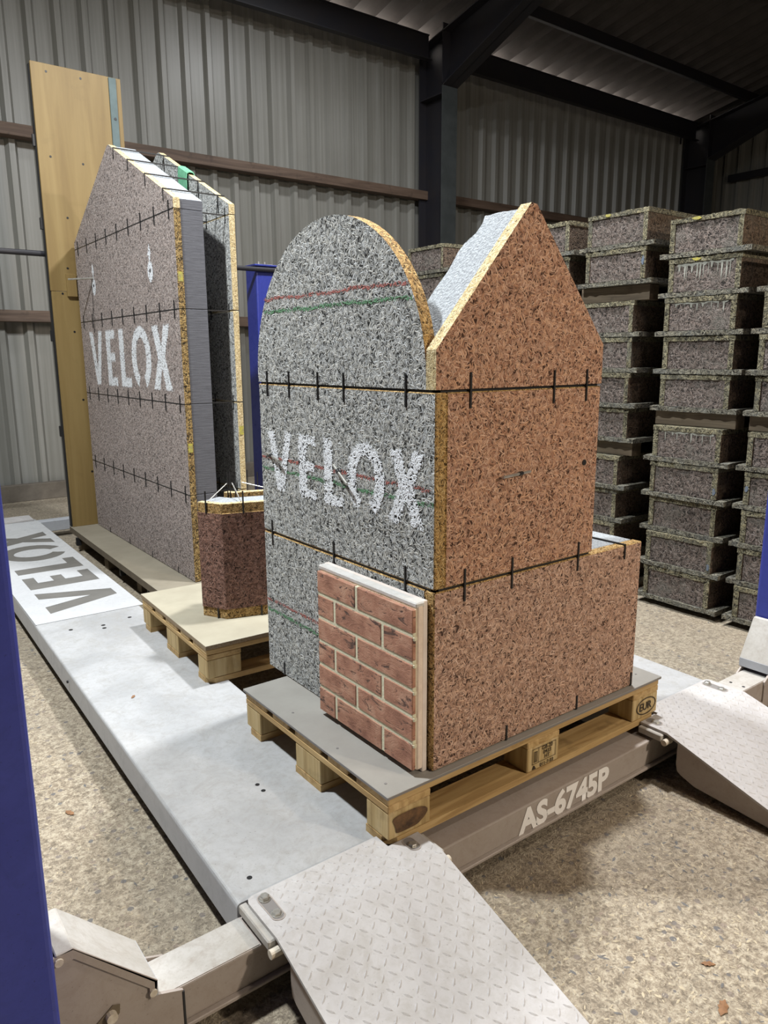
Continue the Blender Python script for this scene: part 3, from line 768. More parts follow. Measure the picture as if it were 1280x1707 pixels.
# ================================================================== TALL GABLED WALL SAMPLE on the left
gx, gy, gz, ga = .580, 2.595, -.017, math.radians(.65)
gw = thing('gabled_wall_sample', 'tall mauve wood-chip gabled wall sample with grey insulation', 'wall sample', (gx, gy, gz))
LN = 1.925; HC = .511
ME = [M['mauve_flake'], M['edge_dark']]; BE = [M['grey_flake'], M['edge_pale_lit']]
def P(x, y, z): return (gx+x, gy+y, gz+z)
def gbox(name, x0, x1, y0, y1, z0, z1, m, axis=None, bev=.002): return box(name, (gx+x0, gx+x1, gy+y0, gy+y1, gz+z0, gz+z1), m, gw, axis=axis, bev=bev)
def gtop(name, x0, x1, m, zb, edge=True):
    pts = [(gy, gz+zb), (gy, gz+2.097), (gy+.985, gz+2.557), (gy+1.02, gz+2.557), (gy+LN, gz+2.09), (gy+LN, gz+zb)]
    bm = prism(bmesh.new(), pts, 0, gx+x0, gx+x1)
    if edge: by_axis(bm, 0)
    return obj(name, bm, m, gw)
for k in range(4):
    gbox('front_board', 0, .037, 0, LN, k*HC+(.002 if k else .003), (k+1)*HC-.002, ME, 0, .0012)
    gbox('insulation_slab', .038, .165, .006, LN-.006, k*HC+.002, (k+1)*HC-.001, M['eps_dark'], bev=.002)
    gbox('back_board', .315, .350, 0, LN, k*HC+.003, (k+1)*HC-.002, BE, 0, .003)
gtop('front_board', 0, .037, [M['mauve_flake'], M['edge_pale_lit']], 4*HC+.002)
bm = prism(bmesh.new(), [(gy+.006, gz+4*HC+.002), (gy+.006, gz+2.094), (gy+.985, gz+2.552), (gy+1.02, gz+2.552), (gy+LN-.006, gz+2.087), (gy+LN-.006, gz+4*HC+.002)], 0, gx+.038, gx+.165)
bm.normal_update()
for f in bm.faces: f.material_index = 1 if f.normal.z > .3 else 0
obj('insulation_slab', bm, [M['eps_dark'], M['concrete_fill']], gw)
gtop('back_board', .315, .350, BE, 4*HC+.002)
for k in range(1, 5):
    for i in range(9):
        y = .065+.2215*i
        gbox('tie_staple', -.0045, .002, y-.0042, y+.0042, k*HC-.048, k*HC+.048, M['black'], bev=0)
    gbox('tie_strip', -.0008, .02, .004, LN-.004, k*HC-.003, k*HC+.003, M['black'], bev=0)
    for y in (.05, .30): gbox('tie_bar', -.002, .352, y-.003, y+.003, k*HC-.003, k*HC+.003, M['black'], bev=0)
    for y in (.05, .30): gbox('tie_staple', .3115, .3165, y-.003, y+.003, k*HC-.04, k*HC+.04, M['black'], bev=0)
for i in range(4):
    y = .25+.45*i; gbox('tie_staple', -.0035, .002, y-.003, y+.003, .001, .04, M['black'], bev=0)
for y in (.13, .39, .66, .90):
    z = 2.097+y*(.46/.985)
    gbox('tie_bar', -.003, .353, y-.004, y+.004, z+.001, z+.007, M['black'], bev=0)
    gbox('tie_staple', -.0035, .002, y-.003, y+.003, z-.06, z+.006, M['black'], bev=0)
    gbox('tie_staple', .3105, .3155, y-.003, y+.003, z-.09, z+.006, M['black'], bev=0)
# painted lettering and pin markers
decal('painted_letters', velox_polys(1.565, .375), (gx-.0012, gy+1.735, gz+1.087), (0, -1, 0), (0, 0, 1), .010, .010, M['spray_white'], gw, (1, 2), 'white sprayed VELOX lettering')
def drop(c):
    pts = [(c+.045*math.sin(s)*(1 if abs(s) < 2.6 else .6), -.035-.062*math.cos(s)) for s in [-2.7+5.4*i/20 for i in range(21)]]
    return [[(-p[0]+2*c if False else p[0], p[1]) for p in pts]+[(c+.016, .052), (c+.032, .055), (c, .128), (c-.032, .055), (c-.016, .052)]]
for y in (.40, 1.52):
    decal('painted_marker', drop(0), (gx-.0012, gy+y, gz+1.795), (0, -1, 0), (0, 0, 1), .006, .006, M['spray_white'], gw, (1, 2), 'white painted drop-shaped arrow')
    bm = tube(bmesh.new(), P(.002, y, 1.765), P(-.003, y, 1.765), .010, 10); obj('pin_hole', bm, M['black'], gw)
bm = tube(bmesh.new(), P(.0, 1.52, 1.815), P(-.13, 1.66, 1.812), .006, 8); obj('tie_rod', bm, M['bolt'], gw)
bm = tube(bmesh.new(), P(-.01, 1.53, 1.81), P(-.006, 1.58, 1.45), .0018, 5); obj('hanging_wire', bm, M['black'], gw)
for x, z in ((.018, 1.70), (.018, .78), (.333, .86)):
    gbox('yellow_mark', x-.013, x+.013, -.0012, .002, z-.025, z+.025, M['yellow_mark'], bev=0)
gw.rotation_euler = (0, 0, -ga)
# green webbing strap over the back board
bm = bmesh.new(); ys = 3.17; sl = .46/.985
prof = [(.885, -.16), (.885, -.02), (.890, .012), (.905, .020), (.928, .018), (.940, -.01), (.940, -.10)]
def strap_pt(p, y, o): return (p[0]+o*(1 if p[0] > .912 else -1), y, gz+2.093+(y-gy)*sl+p[1]+(o if p[1] > 0 else 0))
rows = [[bm.verts.new(strap_pt(p, y, o)) for p in prof] for o in (0, .004) for y in (ys-.06, ys+.06)]
for i in range(len(prof)-1):
    bm.faces.new((rows[0][i], rows[0][i+1], rows[1][i+1], rows[1][i])); bm.faces.new((rows[2][i], rows[3][i], rows[3][i+1], rows[2][i+1]))
    bm.faces.new((rows[0][i], rows[2][i], rows[2][i+1], rows[0][i+1])); bm.faces.new((rows[1][i], rows[1][i+1], rows[3][i+1], rows[3][i]))
for i in (0, -1): bm.faces.new((rows[0][i], rows[1][i], rows[3][i], rows[2][i]))
bmesh.ops.recalc_face_normals(bm, faces=bm.faces)
tag(obj('webbing_strap', bm, M['green_strap']), 'green webbing strap hung over the rear board of the gabled sample', 'strap')
# base board and bearers below the gabled sample
bb = thing('base_board', 'long grey-brown base board under the tall gabled sample', 'board', (.7, 3.4, -.06))
bm = prism(bmesh.new(), [(.335, 2.05), (1.05, 2.05), (1.06, 4.60), (.409, 4.60)], 2, -.060, -.0175); bm.normal_update()
for f in bm.faces: f.material_index = 0 if f.normal.z > .5 else 1
obj('board', bm, [M['base_board'], M['base_edge']], bb)
for y in (2.3, 3.1, 3.75, 4.4): box('bearer', (.42, 1.03, y-.04, y+.04, ZF, -.060), M['base_edge'], bb)
for y in (2.85, 3.35, 4.35): box('foot_bolt', (.385, .42, y-.012, y+.012, -.12, -.058), M['black'], bb)

# ================================================================== PLYWOOD STOP PANEL
ply = thing('plywood_panel', 'tall yellow plywood panel standing at the end of the gabled sample', 'plywood', (.72, 4.56, -.017))
box('plywood_sheet', (.424, 1.035, 4.552, 4.572, -.017, 1.735), M['ply_x'], ply, bev=.001)
box('plywood_sheet', (.420, 1.033, 4.550, 4.570, 1.737, 3.25), M['ply_x'], ply, bev=.001)
box('metal_strip', (.945, .997, 4.538, 4.551, 1.95, 3.245), M['galv'], ply, bev=.001)
box('batten', (.53, .60, 4.530, 4.551, 1.70, 1.86), M['ply_x'], ply, bev=.002)
box('rear_batten', (.414, .46, 4.572, 4.612, -.017, 3.24), M['black'], ply)
for z in (2.75, 2.2, 1.42, .72):
    box('bracket', (.398, .424, 4.575, 4.60, z-.04, z+.04), M['black'], ply)
for x, z in ((.50, 2.65), (.72, 2.63), (.58, 2.25), (.80, 2.24), (.55, 1.9), (.52, 3.2), (.75, 3.2), (.56, 1.45), (.58, .95), (.60, .4), (.50, 1.72)):
    y_ = 4.552 if z < 1.735 else 4.550
    bm = tube(bmesh.new(), (x, y_+.001, z), (x, y_-.0015, z), .008, 8); obj('screw_head', bm, M['black'], ply)
for x, z in ((.974, 2.97), (.974, 2.70)):
    bm = tube(bmesh.new(), (x, 4.539, z), (x, 4.535, z), .010, 8); obj('screw_head', bm, M['black'], ply)

# ================================================================== LIFT
RA = math.radians(-1.7)
def rot(x, y): return x+math.tan(-RA)*(y-.057), y
def runway(xo, label):
    t = thing('lift_runway', label, 'lift runway', (xo+.25, .06, 0), group='runways of the car lift')
    bm = bmesh.new(); r = .010; prof = []
    # U section: rounded top edges
    for i in range(5):
        a = math.pi-math.pi/2*i/4; prof.append((r+r*math.cos(a), -r+r*math.sin(a)))
    for i in range(5):
        a = math.pi/2-math.pi/2*i/4; prof.append((.505-r+r*math.cos(a), -r+r*math.sin(a)))
    prof = [(0, -.098)]+prof+[(.505, -.098)]
    L = 4.90
    A = [bm.verts.new((*rot(xo+p[0], .057), p[1])) for p in prof]; B = [bm.verts.new((*rot(xo+p[0], .057+L), p[1])) for p in prof]
    for i in range(len(prof)-1):
        f = bm.faces.new((A[i], B[i], B[i+1], A[i+1]))
    bm.faces.new(A[::-1]); bm.faces.new(B); bm.faces.new((A[0], A[-1], B[-1], B[0]))
    bmesh.ops.recalc_face_normals(bm, faces=bm.faces); bm.normal_update()
    for f in bm.faces: f.material_index = 0 if f.normal.z > .3 else 1
    obj('runway_body', bm, [M['runway'], M['runway_side']], t)
    return t
r1 = runway(-.405, 'dusty white lift runway running left under both pallets')
r2 = runway(1.118, 'white lift runway at the right end of the front pallet')
for (x, y) in ((-.1295, .479), (-.1303, .44), (-.2157, 2.19), (-.074, 2.16), (-.082, 2.117), (.064, 2.193), (-.338, .123)):
    bm = tube(bmesh.new(), (x, y, -.001), (x, y, .0007), .007 if y < 2 else .010, 10); obj('bolt_hole', bm, M['black'], r1)
bm = tube(bmesh.new(), (-.3655, 1.70, -.045), (-.3590, 1.70, -.045), .006, 8); obj('bolt_hole', bm, M['black'], r1)

def slot_poly(bm, x, y0, y1, r, z):
    pts = [(x+r*math.cos(a), y1+r*math.sin(a)) for a in [math.pi*i/8 for i in range(9)]]+[(x+r*math.cos(a), y0+r*math.sin(a)) for a in [math.pi+math.pi*i/8 for i in range(9)]]
    bm.faces.new([bm.verts.new((p[0], p[1], z)) for p in pts])
def hexbolt(name, x, y, z, r, h, t, m):
    bm = tube(bmesh.new(), (x, y, z), (x, y, z+h), r, 6); bmesh.ops.bevel(bm, geom=[e for e in bm.edges if abs(e.verts[0].co.z-e.verts[1].co.z) < 1e-5 and e.verts[0].co.z > z+h*.5], offset=r*.15, segments=1, affect='EDGES'); bo = obj(name, bm, m, t)
    bm = tube(bmesh.new(), (x, y, z-.001), (x, y, z+h*.25), r*1.25, 14); obj('washer', bm, m, bo)
def ramp(xl, xr, label, notch):
    S = .30; yb = -.105; ztop = .0135; ye = -.66; th = .008
    t = thing('drive_on_ramp', label, 'ramp', ((xl+xr)/2, -.1, 0), group='checker plate ramps of the car lift')
    def zz(y): return ztop if y > yb else ztop-(yb-y)*S
    bm = bmesh.new(); cr = .018
    # the head is cut back where the pallet corner stands
    lc = [(xl, .048-cr), (xl+cr*.3, .048-cr*.3), (xl+cr, .048)]; rc = [(xr-cr, .048), (xr-cr*.3, .048-cr*.3), (xr, .048-cr)]
    if notch == 'R': rc = [(-.004, .048), (-.004, -.004), (xr, -.004)]
    else: lc = [(xl, -.004), (1.204, -.004), (1.204, .048)]
    pts = [(xl, ye)]+lc+rc+[(xr, ye)]
    under = lambda x, y: y > -.02 and ((notch == 'R' and x > -.02) or (notch == 'L' and x < 1.22))
    # plate: flat head + sloped tail
    def sl(z_off):
        H = [bm.verts.new((x, y, zz(y)+z_off)) for x, y in pts[1:-1]]
        kl = bm.verts.new((xl, yb, zz(yb)+z_off)); kr = bm.verts.new((xr, yb, zz(yb)+z_off))
        el = bm.verts.new((xl, ye, zz(ye)+z_off)); er = bm.verts.new((xr, ye, zz(ye)+z_off))
        return H, kl, kr, el, er
    a = sl(0); b = sl(-th)
    ra = [a[3], a[1]]+a[0]+[a[2], a[4]]; rb = [b[3], b[1]]+b[0]+[b[2], b[4]]
    bm.faces.new([a[1]]+a[0]+[a[2]]); bm.faces.new((a[3], a[1], a[2], a[4]))
    bm.faces.new(([b[1]]+b[0]+[b[2]])[::-1]); bm.faces.new((b[3], b[4], b[2], b[1]))
    for i in range(len(ra)): 
        j = (i+1) % len(ra); bm.faces.new((ra[i], ra[j], rb[j], rb[i]))
    bmesh.ops.recalc_face_normals(bm, faces=bm.faces)
    obj('checker_plate', bm, [M['checker']], t)
    # raised treads, too many and small to pick apart
    bm = bmesh.new(); k = 0; px = .0265; py = .0265
    nx = int((xr-xl)/px); nyy = int((.048-ye)/py)
    for i in range(nx):
        for j in range(nyy):
            x = xl+.02+i*px+(0); y = .03-j*py
            if x > xr-.012 or y < ye+.02 or under(x, y): continue
            if y > -.072 and (x < xl+.062 or x > xr-.072): continue
            ang = math.radians(40 if (i+j) % 2 else 130)
            dx, dy = math.cos(ang), math.sin(ang); la, wa, ha = .0112, .0030, .0020
            nrm = Vector((0, 0, 1)) if y > yb else Vector((0, -S, 1)).normalized()
            def p(u, v, h): 
                X, Y = x+u*dx-v*dy, y+u*dy+v*dx; return (X, Y, zz(Y)+h)
            c = [bm.verts.new(p(-la, 0, 0)), bm.verts.new(p(-la*.35, -wa, 0)), bm.verts.new(p(la*.35, -wa, 0)), bm.verts.new(p(la, 0, 0)), bm.verts.new(p(la*.35, wa, 0)), bm.verts.new(p(-la*.35, wa, 0))]
            e = [bm.verts.new(p(-la*.55, 0, ha)), bm.verts.new(p(la*.55, 0, ha))]
            for f in ((c[0], c[1], e[0]), (c[1], c[2], e[1], e[0]), (c[2], c[3], e[1]), (c[3], c[4], e[1]), (c[4], c[5], e[0], e[1]), (c[5], c[0], e[0])): bm.faces.new(f)
    tr = obj('tread_pattern', bm, M['checker'], t); tr['kind'] = 'stuff'
    # skirts under the edges
    for xs in (xl+.012, xr-.018):
        poly = [(-.14, zz(-.14)-th), (ye+.01, zz(ye)-th), (ye+.03, ZF+.001), (-.21, ZF+.030), (-.16, -.122), (-.145, -.112), (-.14, -.09)]
        bm = prism(bmesh.new(), poly, 0, xs, xs+.006); obj('skirt', bm, M['beam'], t)
    # slots with bolts; flat faces, recess shade put into their dark colour
    for xs in (xl+.036, xr-.046):
        bm = bmesh.new(); slot_poly(bm, xs, -.046, (-.022 if under(xs, .02) else .020), .0145, ztop+.0006); obj('slot', bm, M['sheet_edge'], t)
        if not under(xs, .018): hexbolt('bolt', xs, .018, ztop, .0115, .012, t, M['bolt'])
        hexbolt('bolt', xs, -.040, ztop, .0115, .007, t, M['bolt'])
        bm = bmesh.new()
        for i in range(18):
            def q(ii, rr):
                a = 2*math.pi*ii/18; cy_ = (-.022 if under(xs, .02) else .020) if 0 <= (ii % 18) <= 9 else -.046
                return bm.verts.new((xs+rr*math.cos(a), cy_+rr*math.sin(a), ztop+.0012))
            bm.faces.new((q(i, .0145), q(i+1, .0145), q(i+1, .0172), q(i, .0172)))
        obj('slot_rim', bm, M['beam'], t)
    # hinge bar and hinge pin
    for sx_, xs in ((1, xl), (-1, xr)):
        xa, xb = sorted((xs-.016*sx_, xs+.004*sx_))
        box('hinge_bar', (xa, xb, -.095, (-.006 if under(xs, .04) else .050), -.020, .004), M['beam_white'], t, bev=.003)
        xa, xb = sorted((xs-.020*sx_, xs+.020*sx_))
        bm = tube(bmesh.new(), (xa, -.108, -.016), (xb, -.108, -.016), .0105, 14); obj('hinge_pin', bm, M['bolt_paint'], t)
    return t
ramp(-.388, .096, 'checker plate ramp in the near foreground on the left runway', 'R')
ramp(1.100, 1.612, 'checker plate ramp on the right runway by the right post', 'L')

# near crossbeam with end housings
cbm = thing('lift_crossbeam', 'beige steel crossbeam lettered AS-6745P in front of the pallet', 'crossbeam', (.6, 0, ZF), group='crossbeams of the car lift')
YF, YB = -.056, .052
bm = bx(-.826, 1.99, YF, YB, -.118, -.030, bev=.004, seg=2); bm.normal_update()
for f in bm.faces:
    c = f.calc_center_median(); f.material_index = 0
obj('beam_body', bm, [M['beam']], cbm)
box('beam_lip', (-.587, 1.86, YF-.012, YF+.004, -.127, -.117), M['beam'], cbm, bev=.002)
for xa, xb in ((-.70, -.405), (1.63, 1.92)): box('dusty_top', (xa, xb, YF+.003, YB-.003, -.0305, -.0288), M['beam_white'], cbm, bev=0, label='white dusted top of the beam end')
tx = text_mesh('beam_lettering', 'AS-6745P', .104, (.442, YF-.0015, -.1135), (1, 0, .0), (0, 0, 1), M['letter_paint'], cbm, bold=.0048, sx=1.0, label='worn white stencilled AS-6745P')
def housing(sgn, xi, xo, label):
    """end housing: front plate, sloped cover. xi = inner x at beam end, xo = outer x at the post"""
    d = -sgn
    A = lambda k: xi+(xo-xi)*k
    poly = [(A(0), ZF+.02), (A(0), -.034), (A(.27), -.010), (A(.29), .014), (A(.84), .162), (A(1), .168), (A(1), ZF+.02)]
    bm = prism(bmesh.new(), poly, 1, YF-.006, YF+.002); obj('housing_plate', bm, M['beam'], cbm)
    bm = prism(bmesh.new(), poly, 1, YB, YB+.006); obj('housing_plate', bm, M['beam'], cbm)
    # sloped cover with flanges
    cov = [(A(.22), .026), (A(.84), .184), (A(.97), .184), (A(.97), .178), (A(.845), .178), (A(.24), .020)]
    bm = prism(bmesh.new(), cov, 1, YF-.012, YB+.012); bmesh.ops.bevel(bm, geom=list(bm.edges), offset=.002, segments=1, affect='EDGES'); obj('sloped_cover', bm, M['beam_white'], cbm)
    xa, xb = sorted((A(.22), A(.25))); box('cover_lip', (xa, xb, YF-.012, YB+.012, -.010, .027), M['runway_side'], cbm, bev=.001)
    fl = [(A(.24), -.008), (A(.22), .026), (A(.84), .183), (A(1), .178), (A(1), .160), (A(.84), .160), (A(.29), .016), (A(.29), -.012)]
    bm = prism(bmesh.new(), fl, 1, YF-.012, YF-.0062); obj('cover_flange', bm, M['beam'], cbm)
    for k, z in ((.265, .003), (.95, .168)):
        bm = tube(bmesh.new(), (A(k), YF-.012, z), (A(k), YF-.0165, z), .008, 12); obj('cover_screw', bm, M['bolt_paint'], cbm)
housing(1, -.587, -.830, ''); housing(-1, 1.86, 2.0, '')
# cut-out with pulley bolt in the left housing
bm = bmesh.new()
q_ = [(-.790, -.028), (-.730, .016), (-.716, .010), (-.718, -.008), (-.765, -.045)]
prism(bm, q_, 1, YF-.0085, YF-.0062); obj('cut_out', bm, M['base_edge'], cbm)
bm = tube(bmesh.new(), (-.735, YF-.004, -.003), (-.735, YF-.02, -.003), .011, 12); obj('pulley_bolt', bm, M['bolt_paint'], cbm)
box('end_strap', (-.590, -.585, YF-.008, YF-.001, -.125, -.036), M['dark'], cbm, bev=.001)
for x, y in ((1.744, .017), (1.744, -.035)):
    bm = tube(bmesh.new(), (x, y, -.030), (x, y, -.0280), .006, 10); obj('bolt_hole', bm, M['black'], cbm)
# far crossbeam
fb = box('lift_crossbeam', (-.70, 2.25, 4.962, 5.06, -.118, -.030), M['runway_side'], bev=.004); tag(fb, 'grey far crossbeam beyond the runway at the plywood foot', 'crossbeam', 'crossbeams of the car lift')
# far ramp plates beyond the runways
for xo, lab in ((-.405, 'far end ramp of the left runway by the back wall'), (1.118, 'far end ramp of the right runway behind the boxes')):
    bm = bmesh.new(); pts = []
    x0_, y0_ = rot(xo, 4.93); x1_, y1_ = rot(xo+.47, 4.93)
    prof = [(4.90, .012), (5.10, .012), (5.70, -.155), (5.70, -.168), (5.09, .002), (4.90, .0015)]
    A_ = [bm.verts.new((rot(xo+.02, y)[0], rot(xo+.02, y)[1], z)) for y, z in prof]; B_ = [bm.verts.new((rot(xo+.48, y)[0], rot(xo+.48, y)[1], z)) for y, z in prof]
    bm.faces.new(A_); bm.faces.new(B_[::-1])
    for i in range(len(prof)): bm.faces.new((A_[i], B_[i], B_[(i+1) % len(prof)], A_[(i+1) % len(prof)]))
    bmesh.ops.recalc_face_normals(bm, faces=bm.faces)
    tag(obj('drive_off_ramp', bm, M['checker']), lab, 'ramp', 'far ramps of the car lift')
# posts
def post(x0, x1, y0, y1, label, far=False):
    t = thing('lift_post', label, 'lift post', ((x0+x1)/2, (y0+y1)/2, ZF), group='blue posts of the car lift')
    bm = bmesh.new(); tk = .008
    add_box(bm, x0, x1, y0, y1, ZF+.012, 2.03, bev=.012, seg=3); obj('post_body', bm, M['blue'], t)
    box('base_plate', (x0, x1, y0-.06, y1+.06, ZF, ZF+.012), M['blue'], t)
    box('top_plate', (x0-.02, x1+.02, y0-.02, y1+.02, 2.03, 2.045), M['blue'], t)
    for dx in (-.03, .03):
        bm = tube(bmesh.new(), ((x0+x1)/2+dx, (y0+y1)/2, 2.045), ((x0+x1)/2+dx, (y0+y1)/2, 2.08), .010, 8); obj('top_bolt', bm, M['bolt'], t)
    return t
post(-1.02, -.838, -.15, .075, 'blue lift post in the left foreground')
post(2.005, 2.19, -.14, .075, 'blue lift post at the right edge of the picture')
fp = post(2.14, 2.36, 4.66, 4.86, 'dark blue far lift post between the gabled sample and the arch')
box('front_recess', (2.19, 2.31, 4.655, 4.661, .1, 1.95), M['blue'], fp)
bm = tube(bmesh.new(), (-1.1, 4.638, 2.0), (2.34, 4.638, 2.0), .020, 12)
tag(obj('tie_bar', bm, M['steel_dark']), 'dark horizontal bar joined to the far blue post', 'bar')

# stencil sheet lying on the runway
cu = bpy.data.curves.new('stencil', 'CURVE'); cu.dimensions = '2D'; cu.fill_mode = 'BOTH'; cu.extrude = .0006
SW, SH = 2.54, .52
def spl(pts):
    s = cu.splines.new('POLY'); s.points.add(len(pts)-1); s.use_cyclic_u = True
    for i, p_ in enumerate(pts): s.points[i].co = (p_[0], p_[1], 0, 1)
spl([(0, 0), (SW, 0), (SW, SH), (0, SH)])
for pl in velox_polys(1.95, .37):
    spl([(p_[0]+.13, p_[1]+.055) for p_ in pl])
to = bpy.data.objects.new('t', cu); COL.objects.link(to); dg = bpy.context.evaluated_depsgraph_get(); dg.update()
me = bpy.data.meshes.new_from_object(to.evaluated_get(dg)); bpy.data.objects.remove(to)
me.name = 'stencil_sheet'; me.materials.clear(); me.materials.append(M['stencil'])
uvl = me.uv_layers.active or me.uv_layers.new(name='UVMap')
for l in me.loops: uvl.data[l.index].uv = me.vertices[l.vertex_index].co.xy
so = bpy.data.objects.new('stencil_sheet', me); COL.objects.link(so)
so.location = (.187, 2.343, .0016); so.rotation_euler = (0, 0, math.pi/2+RA*.75)
bm = bmesh.new(); bm.faces.new([bm.verts.new(p) for p in ((.10, .03, -.0010), (SW-.42, .03, -.0010), (SW-.42, SH-.06, -.0010), (.10, SH-.06, -.0010))]); bp_ = obj('letter_shade_sheet', bm, M['letter_shade_sheet']); bp_.parent = so; bp_['label'] = 'added grey-brown sheet carrying runway shade and dirt behind the letters'  # added sheet: runway shade and dirt in the letter holes put into its colour
tag(so, 'white stencil sheet with cut-out VELOX letters on the left runway', 'stencil')

# ================================================================== STACKED FORMWORK BOXES
XS = 2.705
def jag_box(x0, x1, y0, y1, z0, z1, amp, seed, n=22):
    """board whose front edge is a little broken"""
    rnd = random.Random(seed); bm = bmesh.new()
    secs = []
    for i in range(n+1):
        y = y0+(y1-y0)*i/n
        dx = rnd.uniform(-amp, amp); dt = rnd.uniform(-amp, 0); db = rnd.uniform(-amp*.5, 0)
        yy = y+(rnd.uniform(-amp*.6, amp*.6) if 0 < i < n else 0)
        secs.append([bm.verts.new(p) for p in ((x0+dx, yy, z0-db*.5), (x0+dx*1.3, yy, z1+dt), (x0+.03, y, z1), (x1, y, z1), (x1, y, z0))])
    for a, b in zip(secs, secs[1:]):
        for k in range(5): bm.faces.new((a[k], a[(k+1) % 5], b[(k+1) % 5], b[k]))
    bm.faces.new(secs[0][::-1]); bm.faces.new(secs[-1]); bmesh.ops.recalc_face_normals(bm, faces=bm.faces); return bm
def unit_meshes(seed):
    H = .2015; out = []
    def keep(nm, bm, m):
        uvbox(bm); me = bpy.data.meshes.new(nm); bm.to_mesh(me); bm.free(); me.materials.append(m); out.append((nm, me))
    keep('base_plate', jag_box(0, 2.0, -.25, .25, 0, .028, .006, seed), M['stack_plate'])
    keep('lid', jag_box(.002, 1.99, -.203, .203, .1735, H-.001, .005, seed+50), M['stack_edge'])
    for s in (-1, 1):
        bm = jag_box(.004, 1.99, min(s*.2, s*.172), max(s*.2, s*.172), .028, .1735, .003, seed+70+s, n=3); bm.normal_update()
        uvbox(bm); me = bpy.data.meshes.new('side_board'); 
        for f in bm.faces: f.material_index = 1 if abs(f.normal.y) > .7 else 0
        bm.to_mesh(me); bm.free(); me.materials.append(M['stack_edge']); me.materials.append(M['stack_side']); out.append(('side_board', me))
    keep('end_board', bx(.010, .04, -.172, .172, .028, .1735), M['stack_face'])
    return out
UM = [unit_meshes(s) for s in (1, 2, 3)]
ORD = ['top', 'second', 'third', 'fourth', 'fifth']
ORDW = ['topmost box', 'second box from the top', 'third box from the top', 'fourth box from the top', 'bottom box']
rs = random.Random(4); units = {}
def stack_unit(yc, z, label, mi, dx=0):
    t = thing('formwork_box', label, 'formwork box', (XS+dx+rs.uniform(-.012, .012), yc+rs.uniform(-.004, .004), z), 'stacked wood-chip formwork boxes')
    t.rotation_euler = (0, 0, math.radians(rs.uniform(-.25, .25)))
    for nm, me in UM[mi % 3]:
        o = bpy.data.objects.new(nm, me); COL.objects.link(o); o.parent = t
    return t
def tier(yc, z0, n, where, key):
    for k in range(n):
        i = n-1-k
        w_ = 'only box' if n == 1 else ('topmost box' if i == 0 else ('bottom box' if k == 0 else '%s box from the top' % ORD[i]))
        units[(key, i)] = stack_unit(yc, z0+k*.202, 'wood-chip box, %s of %s' % (w_, where), k+len(units))
PZ = -.133
tier(.868, PZ, 5, 'the lower tier in the fully visible stack', 'Dl'); tier(.852, .955, 5, 'the upper tier in the fully visible stack', 'Du')
tier(.330, PZ, 5, 'the lower tier beside the right blue post', 'El'); tier(.312, .955, 4, 'the upper tier at the right picture edge', 'Eu')
tier(1.490, PZ, 4, 'the lower tier right of the gable', 'Cl'); tier(1.450, .756, 4, 'the middle tier right of the gable', 'Cm'); tier(1.387, 1.650, 2, 'the upper tier right of the gable', 'Cu')
tier(2.030, PZ, 4, 'the lower tier behind the red wall', 'Bl'); tier(1.990, .756, 4, 'the middle tier behind the red wall', 'Bm'); tier(1.925, 1.650, 2, 'the upper tier over the right gable slope', 'Bu')
tier(3.075, PZ, 4, 'the lower tier farthest back', 'Al'); tier(3.075, .756, 4, 'the middle tier farthest back', 'Am'); tier(3.075, 1.655, 2, 'the upper tier between arch and gable', 'Au')
def spacer(yc, z0, z1, lab):
    for dx, w2 in ((.05, 'front'), (1.7, 'rear')):
        o = box('spacer_timber', (XS+dx, XS+dx+.09, yc-.235, yc+.235, z0+.0005, z1-.0005), M['spacer_timber'], bev=.002)
        tag(o, '%s spacer timber %s' % (w2, lab), 'timber', 'timbers between the box tiers')
spacer(.86, PZ+1.0095, .955, 'between the tiers of the fully visible stack'); spacer(.32, PZ+1.0095, .955, 'between the tiers at the right picture edge')
for yc, nm in ((1.47, 'just right of the red gable'), (2.005, 'behind the red wall'), (3.075, 'farthest back')):
    spacer(yc, PZ+.8075, .756, 'below the middle tier of the stack '+nm)
    spacer(yc-.05*(yc < 3), .756+.8075, 1.650 if yc < 3 else 1.655, 'below the upper tier of the stack '+nm)
for yc, nm in ((.868, 'under the fully visible stack'), (.33, 'under the stack by the right blue post'), (1.49, 'under the stack right of the gable'), (2.030, 'under the stack behind the red wall'), (3.075, 'under the stack farthest back')):
    for dx, w2 in ((.25, 'front'), (1.7, 'rear')):
        tag(box('floor_bearer', (XS+dx, XS+dx+.09, yc-.23, yc+.23, ZF, PZ-.0005), M['spacer_timber'], bev=.002), '%s floor bearer %s' % (w2, nm), 'timber', 'bearers under the stacks')
